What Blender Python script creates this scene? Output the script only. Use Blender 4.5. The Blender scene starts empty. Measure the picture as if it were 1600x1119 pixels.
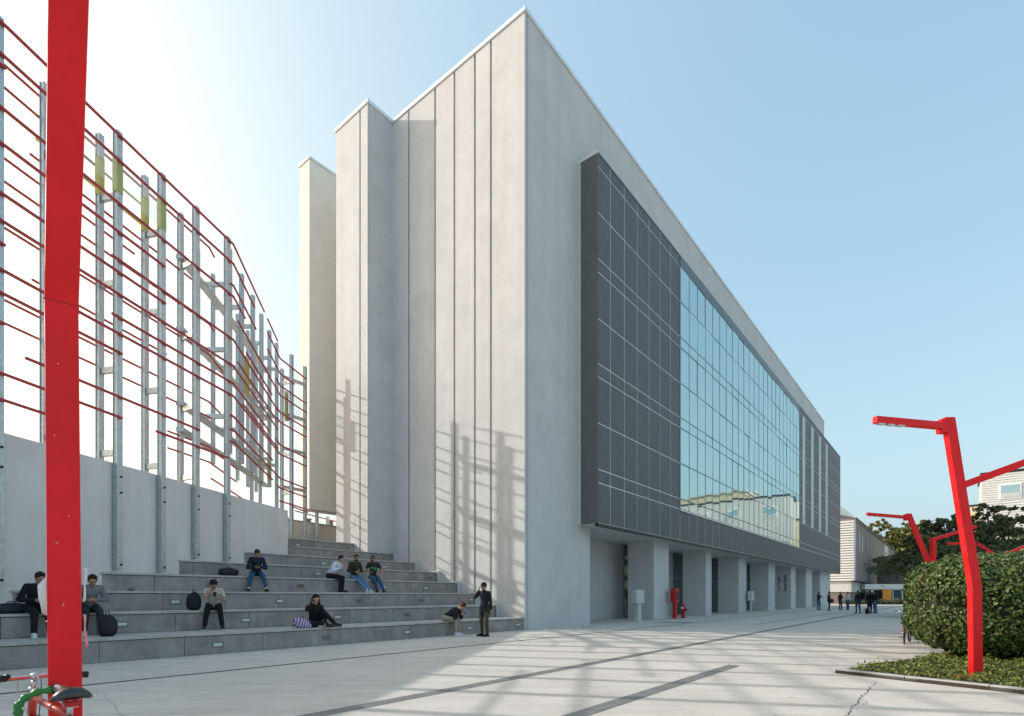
import bpy, bmesh, math, random
import numpy as np
from mathutils import Vector, Matrix, Euler
random.seed(7); rng = np.random.default_rng(7)
S = bpy.context.scene
COL = S.collection

# ---------------------------------------------------------------- camera
H = 1.28
cam_d = bpy.data.cameras.new('camera'); cam = bpy.data.objects.new('camera', cam_d); COL.objects.link(cam)
cam.location = (0, 0, H); cam.rotation_euler = (math.radians(90), 0, 0)
cam_d.sensor_width = 36; cam_d.lens = 850/1600*36; cam_d.shift_y = (932-559.5)/1600
cam_d.clip_start = 0.05; cam_d.clip_end = 3000
S.camera = cam
# ---------------------------------------------------------------- sky and sun
SUN_EL = math.radians(26.3)
SUN_DIR = Vector((-.975*math.cos(SUN_EL), .222*math.cos(SUN_EL), math.sin(SUN_EL)))
W = bpy.data.worlds.new("World"); S.world = W; W.use_nodes = True
nt = W.node_tree; nt.nodes.clear()
sky = nt.nodes.new('ShaderNodeTexSky'); sky.sky_type = 'NISHITA'; sky.sun_disc = False
sky.sun_elevation = SUN_EL; sky.sun_rotation = math.atan2(SUN_DIR.x, SUN_DIR.y)
sky.altitude = 100; sky.air_density = 1.0; sky.dust_density = 6.0; sky.ozone_density = 1.1
bg = nt.nodes.new('ShaderNodeBackground'); bg.inputs['Strength'].default_value = 0.15
sep = nt.nodes.new('ShaderNodeSeparateColor'); com = nt.nodes.new('ShaderNodeCombineColor')   # hazy day: glow and horizon softened
nt.links.new(sky.outputs[0], sep.inputs[0])
for i, (a_, g_) in enumerate(((1.44, .66), (1.42, .52), (1.21, .34))):
    m0 = nt.nodes.new('ShaderNodeMath'); m0.operation = 'MULTIPLY'; m0.inputs[1].default_value = .15
    m1 = nt.nodes.new('ShaderNodeMath'); m1.operation = 'POWER'; m1.inputs[1].default_value = g_
    m2 = nt.nodes.new('ShaderNodeMath'); m2.operation = 'MULTIPLY'; m2.inputs[1].default_value = a_/(.15*1.80)
    nt.links.new(sep.outputs[i], m0.inputs[0]); nt.links.new(m0.outputs[0], m1.inputs[0]); nt.links.new(m1.outputs[0], m2.inputs[0]); nt.links.new(m2.outputs[0], com.inputs[i])
wo = nt.nodes.new('ShaderNodeOutputWorld')
nt.links.new(com.outputs[0], bg.inputs[0]); nt.links.new(bg.outputs[0], wo.inputs[0])
sl = bpy.data.lights.new('sun', 'SUN'); sl.energy = 2.0; sl.angle = math.radians(0.55); sl.color = (1, .965, .91)
sun = bpy.data.objects.new('sun', sl); COL.objects.link(sun)
sun.rotation_euler = SUN_DIR.to_track_quat('Z', 'Y').to_euler(); sun.location = (-40, 10, 40)
S.view_settings.view_transform = 'Standard'; S.view_settings.look = 'None'
S.view_settings.exposure = .85; S.view_settings.gamma = 1; S.view_settings.use_curve_mapping = False

# ---------------------------------------------------------------- materials
def mat(name, col, rough=.7, metal=0.0, spec=.4, var=.12, vscale=3.0, stretch=(1, 1, 1), bump=0.0, bscale=60.0, tint=None, coat=0, stain=None, bdist=.01, streak=None):
    m = bpy.data.materials.new(name); m.use_nodes = True
    t = m.node_tree; b = t.nodes['Principled BSDF']
    b.inputs['Roughness'].default_value = rough; b.inputs['Metallic'].default_value = metal
    b.inputs['Specular IOR Level'].default_value = spec
    if coat: b.inputs['Coat Weight'].default_value = coat; b.inputs['Coat Roughness'].default_value = .1
    tc = t.nodes.new('ShaderNodeTexCoord'); mp = t.nodes.new('ShaderNodeMapping'); mp.inputs['Scale'].default_value = stretch
    geo = t.nodes.new('ShaderNodeNewGeometry')
    t.links.new(geo.outputs['Position'], mp.inputs[0])
    n = t.nodes.new('ShaderNodeTexNoise'); n.inputs['Scale'].default_value = vscale; n.inputs['Detail'].default_value = 8; n.inputs['Roughness'].default_value = .65
    t.links.new(mp.outputs[0], n.inputs['Vector'])
    r = t.nodes.new('ShaderNodeValToRGB')
    c2 = tint or col
    r.color_ramp.elements[0].position = .3; r.color_ramp.elements[1].position = .7
    r.color_ramp.elements[0].color = (*[max(0, c*(1-var)) for c in c2], 1)
    r.color_ramp.elements[1].color = (*[min(1, c*(1+var)) for c in col], 1)
    t.links.new(n.outputs['Fac'], r.inputs[0])
    out = r.outputs[0]
    if stain:
        n2 = t.nodes.new('ShaderNodeTexNoise'); n2.inputs['Scale'].default_value = stain[0]; n2.inputs['Detail'].default_value = 10; n2.inputs['Roughness'].default_value = .75; n2.inputs['Distortion'].default_value = .6
        t.links.new(mp.outputs[0], n2.inputs['Vector'])
        r2 = t.nodes.new('ShaderNodeValToRGB'); r2.color_ramp.elements[0].position = stain[1]; r2.color_ramp.elements[1].position = stain[2]
        r2.color_ramp.elements[0].color = (*[stain[3]]*3, 1); r2.color_ramp.elements[1].color = (1, 1, 1, 1)
        t.links.new(n2.outputs['Fac'], r2.inputs[0])
        mx = t.nodes.new('ShaderNodeMix'); mx.data_type = 'RGBA'; mx.blend_type = 'MULTIPLY'; mx.inputs[0].default_value = 1
        t.links.new(out, mx.inputs[6]); t.links.new(r2.outputs[0], mx.inputs[7]); out = mx.outputs[2]
    if streak:
        ms = t.nodes.new('ShaderNodeMapping'); ms.inputs['Scale'].default_value = streak[0]; t.links.new(geo.outputs['Position'], ms.inputs[0])
        n3 = t.nodes.new('ShaderNodeTexNoise'); n3.inputs['Scale'].default_value = 1; n3.inputs['Detail'].default_value = 7; n3.inputs['Roughness'].default_value = .6; t.links.new(ms.outputs[0], n3.inputs['Vector'])
        r3 = t.nodes.new('ShaderNodeValToRGB'); r3.color_ramp.elements[0].position = .36; r3.color_ramp.elements[1].position = .6
        r3.color_ramp.elements[0].color = (*[streak[1]]*3, 1); r3.color_ramp.elements[1].color = (1, 1, 1, 1); t.links.new(n3.outputs['Fac'], r3.inputs[0])
        mx3 = t.nodes.new('ShaderNodeMix'); mx3.data_type = 'RGBA'; mx3.blend_type = 'MULTIPLY'; mx3.inputs[0].default_value = 1
        t.links.new(out, mx3.inputs[6]); t.links.new(r3.outputs[0], mx3.inputs[7]); out = mx3.outputs[2]
    t.links.new(out, b.inputs['Base Color'])
    if bump:
        nb = t.nodes.new('ShaderNodeTexNoise'); nb.inputs['Scale'].default_value = bscale; nb.inputs['Detail'].default_value = 5
        t.links.new(geo.outputs['Position'], nb.inputs['Vector'])
        bp = t.nodes.new('ShaderNodeBump'); bp.inputs['Strength'].default_value = bump; bp.inputs['Distance'].default_value = bdist
        t.links.new(nb.outputs['Fac'], bp.inputs['Height']); t.links.new(bp.outputs[0], b.inputs['Normal'])
    return m

M = {}
M['plaza'] = mat('plaza_concrete', (.65, .588, .522), .8, var=.07, vscale=.35, bump=.25, bscale=90, stain=(1.3, .30, .58, .83), stretch=(1, 1.6, 1), streak=((.5, 9, 1), .88))
M['joint'] = mat('dark_joint', (.06, .058, .055), .7, var=.3, vscale=8)
M['strip'] = mat('dark_stone_strip', (.20, .195, .185), .7, var=.25, vscale=5, bump=.2)
M['plaster'] = mat('grey_plaster', (.585, .585, .58), .9, streak=((2.2, 2.2, .10), .945), var=.06, vscale=1.1, bump=.35, bscale=28, bdist=.02, stain=(.8, .3, .6, .93))
M['plaster_warm'] = mat('cream_bounce_plaster', (.74, .71, .64), .9, var=.06, vscale=1.1, bump=.35, bscale=28, bdist=.02)  # cream of the low wall; on the fin it stands for warm bounce light
M['plaster_wall'] = mat('pale_wall_plaster', (.73, .68, .655), .9, streak=((2.6, 2.6, .15), .94), var=.05, vscale=.8, bump=.3, bscale=35, stain=(.6, .3, .6, .93))
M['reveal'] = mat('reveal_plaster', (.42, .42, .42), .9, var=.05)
M['coping'] = mat('white_coping', (.75, .77, .78), .35, .3, var=.04)
M['clad'] = mat('anthracite_panel', (.108, .112, .120), .55, var=.14, vscale=2.2, bump=.15, bscale=40, spec=.35)
M['cladside'] = mat('anthracite_side_panel', (.135, .132, .128), .6, var=.12, vscale=2.2, bump=.15)
M['cladjoint'] = mat('pale_panel_joint', (.82, .82, .80), .6, var=.06)
M['mull'] = mat('grey_mullion', (.12, .15, .16), .4, .4, var=.1)
M['mulllight'] = mat('light_mullion', (.38, .42, .43), .35, .5, var=.08)
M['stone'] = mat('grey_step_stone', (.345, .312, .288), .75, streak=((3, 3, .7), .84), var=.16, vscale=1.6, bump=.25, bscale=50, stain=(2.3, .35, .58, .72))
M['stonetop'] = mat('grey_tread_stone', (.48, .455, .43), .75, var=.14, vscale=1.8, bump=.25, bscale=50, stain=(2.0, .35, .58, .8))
M['stonecore'] = mat('step_shade_core', (.07, .07, .068), .9)  # near-black, shade in the slab joints is put into this colour
M['galv'] = mat('galvanised_steel', (.50, .54, .555), .42, .75, var=.22, vscale=14, spec=.5)
M['redrail'] = mat('dark_red_rail', (.42, .035, .045), .5, var=.12)
M['red'] = mat('red_lamp_paint', (.80, .014, .018), .45, var=.10, vscale=2.5, spec=.25, stain=(6, .25, .42, .72))
M['redhyd'] = mat('red_hydrant_paint', (.45, .012, .015), .4, var=.1)
M['black'] = mat('black_plastic', (.012, .012, .013), .45, var=.1)
M['dark'] = mat('dark_metal', (.03, .03, .032), .5, .3)
M['chrome'] = mat('worn_chrome', (.55, .55, .56), .25, .95, var=.1)
M['white'] = mat('white_paint', (.78, .78, .77), .5, var=.04)
M['paper'] = mat('poster_paper', (.80, .76, .74), .85, var=.06, vscale=9)
M['pinkpaper'] = mat('pink_leaflet', (.75, .36, .34), .85, var=.15, vscale=9)
M['greybox'] = mat('light_grey_enamel', (.55, .57, .56), .5, var=.05)
M['lampglass'] = mat('pale_lens_glass', (.62, .66, .66), .2, var=.08)
M['reddish'] = mat('rusty_lens', (.17, .045, .035), .6, var=.3)
M['frosty'] = mat('worn_brass_lens', (.16, .12, .09), .5, var=.3)
M['soil'] = mat('soil', (.06, .045, .03), .95, var=.3, vscale=12, bump=.5)
M['kerb'] = mat('kerb_concrete', (.44, .43, .41), .85, var=.12, vscale=3, bump=.3)
M['gravel'] = mat('white_gravel', (.62, .62, .6), .9, var=.35, vscale=40, bump=.8, bscale=50, bdist=.03)
M['trunk'] = mat('bark', (.10, .075, .055), .9, var=.3, vscale=9, bump=.6, bscale=25)
M['green'] = mat('green_chain_sleeve', (.02, .17, .03), .35, var=.15, spec=.5)
M['bikered'] = mat('bike_red_paint', (.50, .05, .025), .3, var=.15, coat=.5)
M['orange'] = mat('orange_panel', (.85, .30, .03), .5, var=.06)
M['brick'] = mat('brown_render', (.20, .165, .15), .85, var=.12)
M['lightclad'] = mat('white_metal_siding', (.72, .72, .70), .5, var=.05)
M['greymesh'] = mat('grey_facade_panel', (.22, .205, .19), .7, var=.14, vscale=1.2, stretch=(1, 1, .3))
M['greenroof'] = mat('pale_green_metal_roof', (.40, .50, .50), .35, .3, var=.08)
M['creambuild'] = mat('yellowish_render', (.66, .58, .40), .85, var=.06)
M['darkglass'] = mat('dark_window_glass', (.05, .075, .085), .08, var=.1, spec=.8)
M['roofred'] = mat('red_roof', (.40, .10, .07), .8, var=.2)
def glossmix(name, base, refl, fac, rough=.02):
    m = bpy.data.materials.new(name); m.use_nodes = True; t = m.node_tree; t.nodes.clear()
    o = t.nodes.new('ShaderNodeOutputMaterial'); mx = t.nodes.new('ShaderNodeMixShader')
    d = t.nodes.new('ShaderNodeBsdfDiffuse'); d.inputs[0].default_value = (*base, 1)
    g = t.nodes.new('ShaderNodeBsdfGlossy'); g.inputs[0].default_value = (*refl, 1); g.inputs[1].default_value = rough
    lw = t.nodes.new('ShaderNodeLayerWeight'); lw.inputs[0].default_value = .35
    mr = t.nodes.new('ShaderNodeMapRange'); mr.inputs[3].default_value = fac; mr.inputs[4].default_value = 1
    t.links.new(lw.outputs['Fresnel'], mr.inputs[0]); t.links.new(mr.outputs[0], mx.inputs[0])
    t.links.new(d.outputs[0], mx.inputs[1]); t.links.new(g.outputs[0], mx.inputs[2]); t.links.new(mx.outputs[0], o.inputs[0])
    return m
M['pane'] = glossmix('solar_glass', (.15, .235, .245), (.74, .90, .92), .54)
M['doorglass'] = glossmix('green_door_glass', (.025, .06, .055), (.5, .6, .58), .12)
def translucent(name, col, a):
    m = bpy.data.materials.new(name); m.use_nodes = True; t = m.node_tree; t.nodes.clear()
    o = t.nodes.new('ShaderNodeOutputMaterial'); mx = t.nodes.new('ShaderNodeMixShader'); mx.inputs[0].default_value = a
    d = t.nodes.new('ShaderNodeBsdfTranslucent'); d.inputs[0].default_value = (*col, 1)
    d2 = t.nodes.new('ShaderNodeBsdfDiffuse'); d2.inputs[0].default_value = (*col, 1)
    m2 = t.nodes.new('ShaderNodeMixShader'); m2.inputs[0].default_value = .5
    tr = t.nodes.new('ShaderNodeBsdfTransparent'); tr.inputs[0].default_value = (.93, .95, .96, 1)
    t.links.new(d.outputs[0], m2.inputs[1]); t.links.new(d2.outputs[0], m2.inputs[2])
    t.links.new(tr.outputs[0], mx.inputs[1]); t.links.new(m2.outputs[0], mx.inputs[2]); t.links.new(mx.outputs[0], o.inputs[0])
    return m
M['yglass'] = translucent('pale_screen_glass', (.55, .62, .66), .10)
M['olive'] = mat('olive_yellow_tint', (.50, .50, .16), .6, var=.1)  # panel colour, also used for the tint of posts behind glass
def leafmat(name, cols, rough=.5):
    m = bpy.data.materials.new(name); m.use_nodes = True; t = m.node_tree
    b = t.nodes['Principled BSDF']; b.inputs['Roughness'].default_value = rough; b.inputs['Specular IOR Level'].default_value = .35
    g = t.nodes.new('ShaderNodeNewGeometry'); r = t.nodes.new('ShaderNodeValToRGB')
    r.color_ramp.interpolation = 'LINEAR'
    els = r.color_ramp.elements
    els[0].position = 0; els[0].color = (*cols[0], 1); els[1].position = 1; els[1].color = (*cols[-1], 1)
    for i, c in enumerate(cols[1:-1]): e = els.new((i+1)/(len(cols)-1)); e.color = (*c, 1)
    t.links.new(g.outputs['Random Per Island'], r.inputs[0]); t.links.new(r.outputs[0], b.inputs['Base Color'])
    b.inputs['Transmission Weight'].default_value = 0
    return m
M['hedgeleaf'] = leafmat('hedge_leaves', [(.028, .055, .014), (.05, .10, .024), (.075, .135, .03), (.12, .16, .04), (.16, .13, .05)], .42)
M['coverleaf'] = leafmat('ground_cover_leaves', [(.08, .12, .02), (.16, .21, .04), (.24, .26, .06), (.13, .09, .04)], .6)
M['cedarleaf'] = leafmat('dark_tree_leaves', [(.05, .078, .034), (.075, .11, .04), (.11, .135, .05), (.13, .09, .055)], .6)
M['yellowleaf'] = leafmat('autumn_tree_leaves', [(.13, .16, .05), (.20, .21, .06), (.26, .22, .08), (.12, .15, .05)], .6)

# ---------------------------------------------------------------- geometry helpers
class MB:
    def __init__(s): s.v = []; s.f = []; s.m = []; s.smooth = []
    def add(s, vs, fs, mi=0, sm=False):
        o = len(s.v); s.v += [tuple(v) for v in vs]; s.f += [tuple(i+o for i in f) for f in fs]; s.m += [mi]*len(fs); s.smooth += [sm]*len(fs); return s
    def box(s, x0, x1, y0, y1, z0, z1, mi=0, mx=None):
        vs = [Vector((x, y, z)) for z in (z0, z1) for y in (y0, y1) for x in (x0, x1)]
        if mx is not None: vs = [mx @ v for v in vs]
        return s.add(vs, [(0, 2, 3, 1), (4, 5, 7, 6), (0, 1, 5, 4), (2, 6, 7, 3), (0, 4, 6, 2), (1, 3, 7, 5)], mi)
    def prism(s, poly, z0, z1, mi=0):
        n = len(poly)
        a = sum(poly[i][0]*poly[(i+1) % n][1]-poly[(i+1) % n][0]*poly[i][1] for i in range(n))
        if a < 0: poly = poly[::-1]
        vs = [(p[0], p[1], z0) for p in poly]+[(p[0], p[1], z1) for p in poly]
        fs = [tuple(range(n))[::-1], tuple(range(n, 2*n))]+[(i, (i+1) % n, n+(i+1) % n, n+i) for i in range(n)]
        return s.add(vs, fs, mi)
    def bar(s, p0, p1, w, h, up=(0, 0, 1), mi=0):
        p0 = Vector(p0); p1 = Vector(p1); d = (p1-p0).normalized(); up = Vector(up)
        if abs(d.dot(up)) > .98: up = Vector((0, 1, 0)) if abs(d.y) < .9 else Vector((1, 0, 0))
        x = d.cross(up).normalized(); y = x.cross(d).normalized()
        vs = [p+x*a*w/2+y*b*h/2 for p in (p0, p1) for b in (-1, 1) for a in (-1, 1)]
        return s.add(vs, [(0, 1, 3, 2), (4, 6, 7, 5), (0, 4, 5, 1), (2, 3, 7, 6), (0, 2, 6, 4), (1, 5, 7, 3)], mi)
    def lathe(s, p0, ax, prof, n=12, mi=0, sm=True):      # prof: list of (t along axis, radius)
        p0 = Vector(p0); d = Vector(ax).normalized(); x = d.orthogonal().normalized(); y = d.cross(x)
        vs = []; 
        for t, r in prof:
            for k in range(n):
                a = 2*math.pi*k/n; vs.append(p0+d*t+(x*math.cos(a)+y*math.sin(a))*r)
        fs = []
        for i in range(len(prof)-1):
            for k in range(n): fs.append((i*n+k, i*n+(k+1) % n, (i+1)*n+(k+1) % n, (i+1)*n+k))
        fs.append(tuple(range(n))[::-1]); L = (len(prof)-1)*n; fs.append(tuple(range(L, L+n)))
        return s.add(vs, fs, mi, sm)
    def tube(s, pts, r, n=8, mi=0):
        pts = [Vector(p) for p in pts]
        rs = r if isinstance(r, (list, tuple)) else [r]*len(pts)
        vs = []; x = None
        for i, p in enumerate(pts):
            d = (pts[min(i+1, len(pts)-1)]-pts[max(i-1, 0)]).normalized()
            x = d.orthogonal().normalized() if x is None else (x-d*x.dot(d)).normalized()
            y = d.cross(x)
            for k in range(n):
                a = 2*math.pi*k/n; vs.append(p+(x*math.cos(a)+y*math.sin(a))*rs[i])
        fs = [(i*n+k, i*n+(k+1) % n, (i+1)*n+(k+1) % n, (i+1)*n+k) for i in range(len(pts)-1) for k in range(n)]
        fs.append(tuple(range(n))[::-1]); L = (len(pts)-1)*n; fs.append(tuple(range(L, L+n)))
        return s.add(vs, fs, mi, True)
    def capsule(s, p0, r0, p1, r1, n=12, mi=0):
        p0 = Vector(p0); p1 = Vector(p1); L = (p1-p0).length
        if L < 1e-5: p1 = p0+Vector((0, 0, 1e-3)); L = 1e-3
        pr = [(-r0*math.cos(a), r0*math.sin(a)+1e-4) for a in (0, .5, 1.0)]+[(0, r0), (L, r1)]+[(L+r1*math.sin(a), r1*math.cos(a)+1e-4) for a in (.55, 1.1, math.pi/2)]
        return s.lathe(p0, p1-p0, pr, n, mi)
    def ell(s, c, r, rot=None, n=14, mi=0):
        pr = [(-math.cos(math.pi*i/8), math.sin(math.pi*i/8)+1e-4) for i in range(9)]
        t = MB(); t.lathe((0, 0, 0), (0, 0, 1), pr, n)
        R = rot.to_matrix() if rot else Matrix.Identity(3)
        vs = [Vector(c)+R @ Vector((v[0]*r[0], v[1]*r[1], v[2]*r[2])) for v in t.v]
        return s.add(vs, t.f, mi, True)
    def mesh(s, name, mats):
        me = bpy.data.meshes.new(name); me.from_pydata(s.v, [], s.f)
        for m in (mats if isinstance(mats, (list, tuple)) else [mats]): me.materials.append(M[m] if isinstance(m, str) else m)
        me.polygons.foreach_set('material_index', s.m); me.polygons.foreach_set('use_smooth', s.smooth)
        me.update(); return me
    def build(s, name, mats, parent=None, kind=None, loc=None, bevel=0):
        o = bpy.data.objects.new(name, s.mesh(name, mats)); COL.objects.link(o)
        if parent: o.parent = parent
        if kind: o['kind'] = kind
        if loc is not None: o.location = loc
        if bevel:
            b = o.modifiers.new('bevel', 'BEVEL'); b.width = bevel; b.segments = 2; b.limit_method = 'ANGLE'
        return o
def tag(o, label=None, cat=None, group=None, kind=None):
    if label: o['label'] = label
    if cat: o['category'] = cat
    if group: o['group'] = group
    if kind: o['kind'] = kind
    return o
def empty(name, loc=(0, 0, 0), rz=0, label=None, cat=None, group=None, kind=None):
    o = bpy.data.objects.new(name, None); COL.objects.link(o); o.location = loc; o.rotation_euler = (0, 0, rz); o.empty_display_size = .3
    return tag(o, label, cat, group, kind)
def inst(name, me, parent, loc=(0, 0, 0), rot=None, kind=None):
    o = bpy.data.objects.new(name, me); COL.objects.link(o); o.parent = parent; o.location = loc
    if rot: o.rotation_euler = rot
    if kind: o['kind'] = kind
    return o
def copy_tree(o, parent=None):
    c = o.copy(); COL.objects.link(c)
    if parent: c.parent = parent
    for ch in list(o.children): copy_tree(ch, c)
    return c
# world frame of the long facade: s along it, w into the building
AX, AY = .49, 20.9
TH = math.atan2(.778, .628); ux, uy = math.cos(TH), math.sin(TH)
def L2W(s, w, z=0): return Vector((AX+ux*s-uy*w, AY+uy*s+ux*w, z))
def W2L(x, y): dx, dy = x-AX, y-AY; return (dx*ux+dy*uy, -dx*uy+dy*ux)
def gpt(px, py, z=0): Y = (H-z)*850/(py-932); return Vector(((px-800)/850*Y, Y, z))
def s_at(px, w):        # s along the line at offset w seen at column px
    t = (px-800)/850; bx, by = AX-uy*w, AY+ux*w
    return (t*by-bx)/(ux-uy*t)
WX0, WK = -12.28, .163  # the slanting wall: X = WX0 + WK*Y
WL0 = W2L(WX0, 0); WL1 = W2L(WX0+WK*30, 30)
def wall_s(w): k = (w-WL0[1])/(WL1[1]-WL0[1]); return WL0[0]+k*(WL1[0]-WL0[0])
# ================================================================ ground
g = MB(); g.add([(-700, -300, 0), (700, -300, 0), (700, 1200, 0), (-700, 1200, 0)], [(0, 1, 2, 3)])
ground = g.build('plaza', 'plaza', kind='structure')
def sheet(name, pts, z, m, parent=None, kind='structure'):
    b = MB(); b.add([(p[0], p[1], z) for p in pts], [tuple(range(len(pts)))]); return b.build(name, m, parent, kind)
def lstrip(name, w0, w1, s0, s1, m, z=.004):
    return sheet(name, [L2W(s0, w0), L2W(s1, w0), L2W(s1, w1), L2W(s0, w1)], z, m, ground)
lstrip('drain_channel', -3.09, -3.0, -30, 90, 'joint')
lstrip('paving_strip', -7.52, -7.30, -30, 90, 'strip')
lstrip('paving_strip', -9.72, -9.50, -30, -6.1, 'strip')
lstrip('paving_strip', -5.88, -5.76, 9.6, 90, 'strip')
for sx in (3.0, 9.2): 
    c = L2W(sx, -1.0 if sx < 5 else -2.3)
    sheet('drain_cover', [c+Vector(q) for q in ((-.35, -.18, 0), (.35, -.14, 0), (.35, .18, 0), (-.35, .14, 0))] if sx < 5 else [c+Vector(q) for q in ((-.8, -.35, 0), (.8, -.3, 0), (.8, .35, 0), (-.8, .3, 0))], .004, 'strip', ground)
def crack(pts, w0=.012):
    b = MB(); P = []
    for i in range(len(pts)-1):
        a, c = Vector(pts[i]), Vector(pts[i+1]); n = max(3, int((c-a).length/.06))
        for k in range(n):
            q = a.lerp(c, k/n); P.append(q+Vector((random.gauss(0, .011), random.gauss(0, .011), 0)))
    P.append(Vector(pts[-1]))
    vs = []
    for i, p in enumerate(P):
        ww = w0*.55*(.4+random.random()); vs += [(p.x-ww, p.y, .004), (p.x+ww, p.y, .004)]
    b.add(vs, [(2*i, 2*i+1, 2*i+3, 2*i+2) for i in range(len(P)-1)])
    return b.build('crack', 'joint', ground, 'structure')
crack([gpt(145, 1075), gpt(163, 1088), gpt(175, 1098), gpt(192, 1119), gpt(215, 1160)], .005)
crack([gpt(130, 1112), gpt(150, 1119), gpt(180, 1150)], .004)
crack([gpt(1370, 1066), gpt(1345, 1090), gpt(1322, 1119), gpt(1290, 1200)], .011)
crack([gpt(1345, 1092), gpt(1352, 1098), gpt(1350, 1102)], .006)
# scattered litter and stains on the concrete: small leaves
lf = MB()
for i in range(160):
    x, y = random.uniform(-6, 9), random.uniform(5.8, 19); a = random.random()*6; r = random.uniform(.008, .02)
    lf.add([(x+r*math.cos(a+q*2.1)*(1 if q != 1 else .6), y+r*math.sin(a+q*2.1), .006+.003*q) for q in range(3)], [(0, 1, 2)])
lfo = lf.build('litter', 'trunk', ground, 'stuff')

# ================================================================ planter on the right
P0 = Vector((5.39, 9.07, 0)); P1 = Vector((6.69, 7.11, 0)); P2 = Vector((9.03, 11.45, 0))
dA = (P1-P0).normalized(); dB = (P2-P0).normalized()
PA = P0+dA*7.5; PB = P0+dB*5.5; PC = PA+dB*9; 
poly = [P0, PA, PC, PB+Vector((8, 1.5, 0)), PB]
bed = MB().prism([(p.x, p.y) for p in poly], 0.002, .055).build('planting_bed', 'soil', kind='structure')
def kerbrun(a, d, L, side):
    n = int(L/1.0); nrm = Vector((-d.y, d.x, 0))*side
    for i in range(n):
        k = MB(); q0 = a+d*(i*1.0+.004); q1 = a+d*((i+1)*1.0-.004)
        k.prism([(q.x, q.y) for q in (q0, q1, q1+nrm*.11, q0+nrm*.11)], 0.0, .075)
        k.build('kerb_stone', 'kerb', bed, bevel=.008)
kerbrun(P0+dA*.0, dA, 7.2, 1); kerbrun(P0+dB*.14, dB, 5.3, -1)
gpoly = [gpt(1400, 1042), gpt(1470, 1027), gpt(1478, 1012), gpt(1450, 1008), gpt(1420, 1022)]
sheet('gravel_patch', gpoly, .006, 'gravel')
def leaves(name, pts, nrm, size, m, parent, jitter=.9, elong=1.5):
    """one small folded quad per point"""
    n = len(pts); P = np.asarray(pts); N = np.asarray(nrm)+rng.normal(0, jitter, (n, 3)); N /= np.linalg.norm(N, axis=1)[:, None]+1e-9
    T = np.cross(N, rng.normal(0, 1, (n, 3))); T /= np.linalg.norm(T, axis=1)[:, None]+1e-9; B = np.cross(N, T)
    sz = size*rng.uniform(.6, 1.35, (n, 1)); a = T*sz*elong*.5; b = B*sz*.5; up = N*sz*.12
    V = np.stack([P-a, P+b*.9+up, P+a, P-b*.9+up], 1).reshape(-1, 3)
    me = bpy.data.meshes.new(name); me.vertices.add(4*n); me.vertices.foreach_set('co', V.ravel())
    idx = np.arange(4*n).reshape(n, 4); tri = np.concatenate([idx[:, [0, 1, 2]], idx[:, [0, 2, 3]]], 1).reshape(-1)
    me.loops.add(6*n); me.loops.foreach_set('vertex_index', tri); me.polygons.add(2*n)
    me.polygons.foreach_set('loop_start', np.arange(0, 6*n, 3)); me.polygons.foreach_set('loop_total', np.full(2*n, 3))
    me.materials.append(M[m]); me.update(calc_edges=True); me.validate()
    o = bpy.data.objects.new(name, me); COL.objects.link(o); o.parent = parent
    return o
# ground cover
def inpoly(x, y, poly):
    c = False; n = len(poly)
    for i in range(n):
        a, b = poly[i], poly[(i+1) % n]
        if (a.y > y) != (b.y > y) and x < (b.x-a.x)*(y-a.y)/(b.y-a.y)+a.x: c = not c
    return c
gp = []
inner = [P0+dA*.13+dB*.13+(dA+dB)*.1, PA, PC, PB]
while len(gp) < 30000:
    x, y = random.uniform(5.3, 11.5), random.uniform(5.5, 13.5)
    v_ = Vector((x, y, 0))-P0
    if v_.cross(dA).z < -.14:
        if v_.cross(dB).z > .14 and inpoly(x, y, poly):
            gp.append((x, y, .065+abs(random.gauss(0, .035))+.05*math.sin(x*7)*math.sin(y*6)))
if True:
    gc = leaves('ground_cover', gp, [(0, 0, 1)]*len(gp), .035, 'coverleaf', None, .8); tag(gc, 'low yellow green ground cover in the kerbed planting bed', 'ground cover', kind='stuff')

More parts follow.
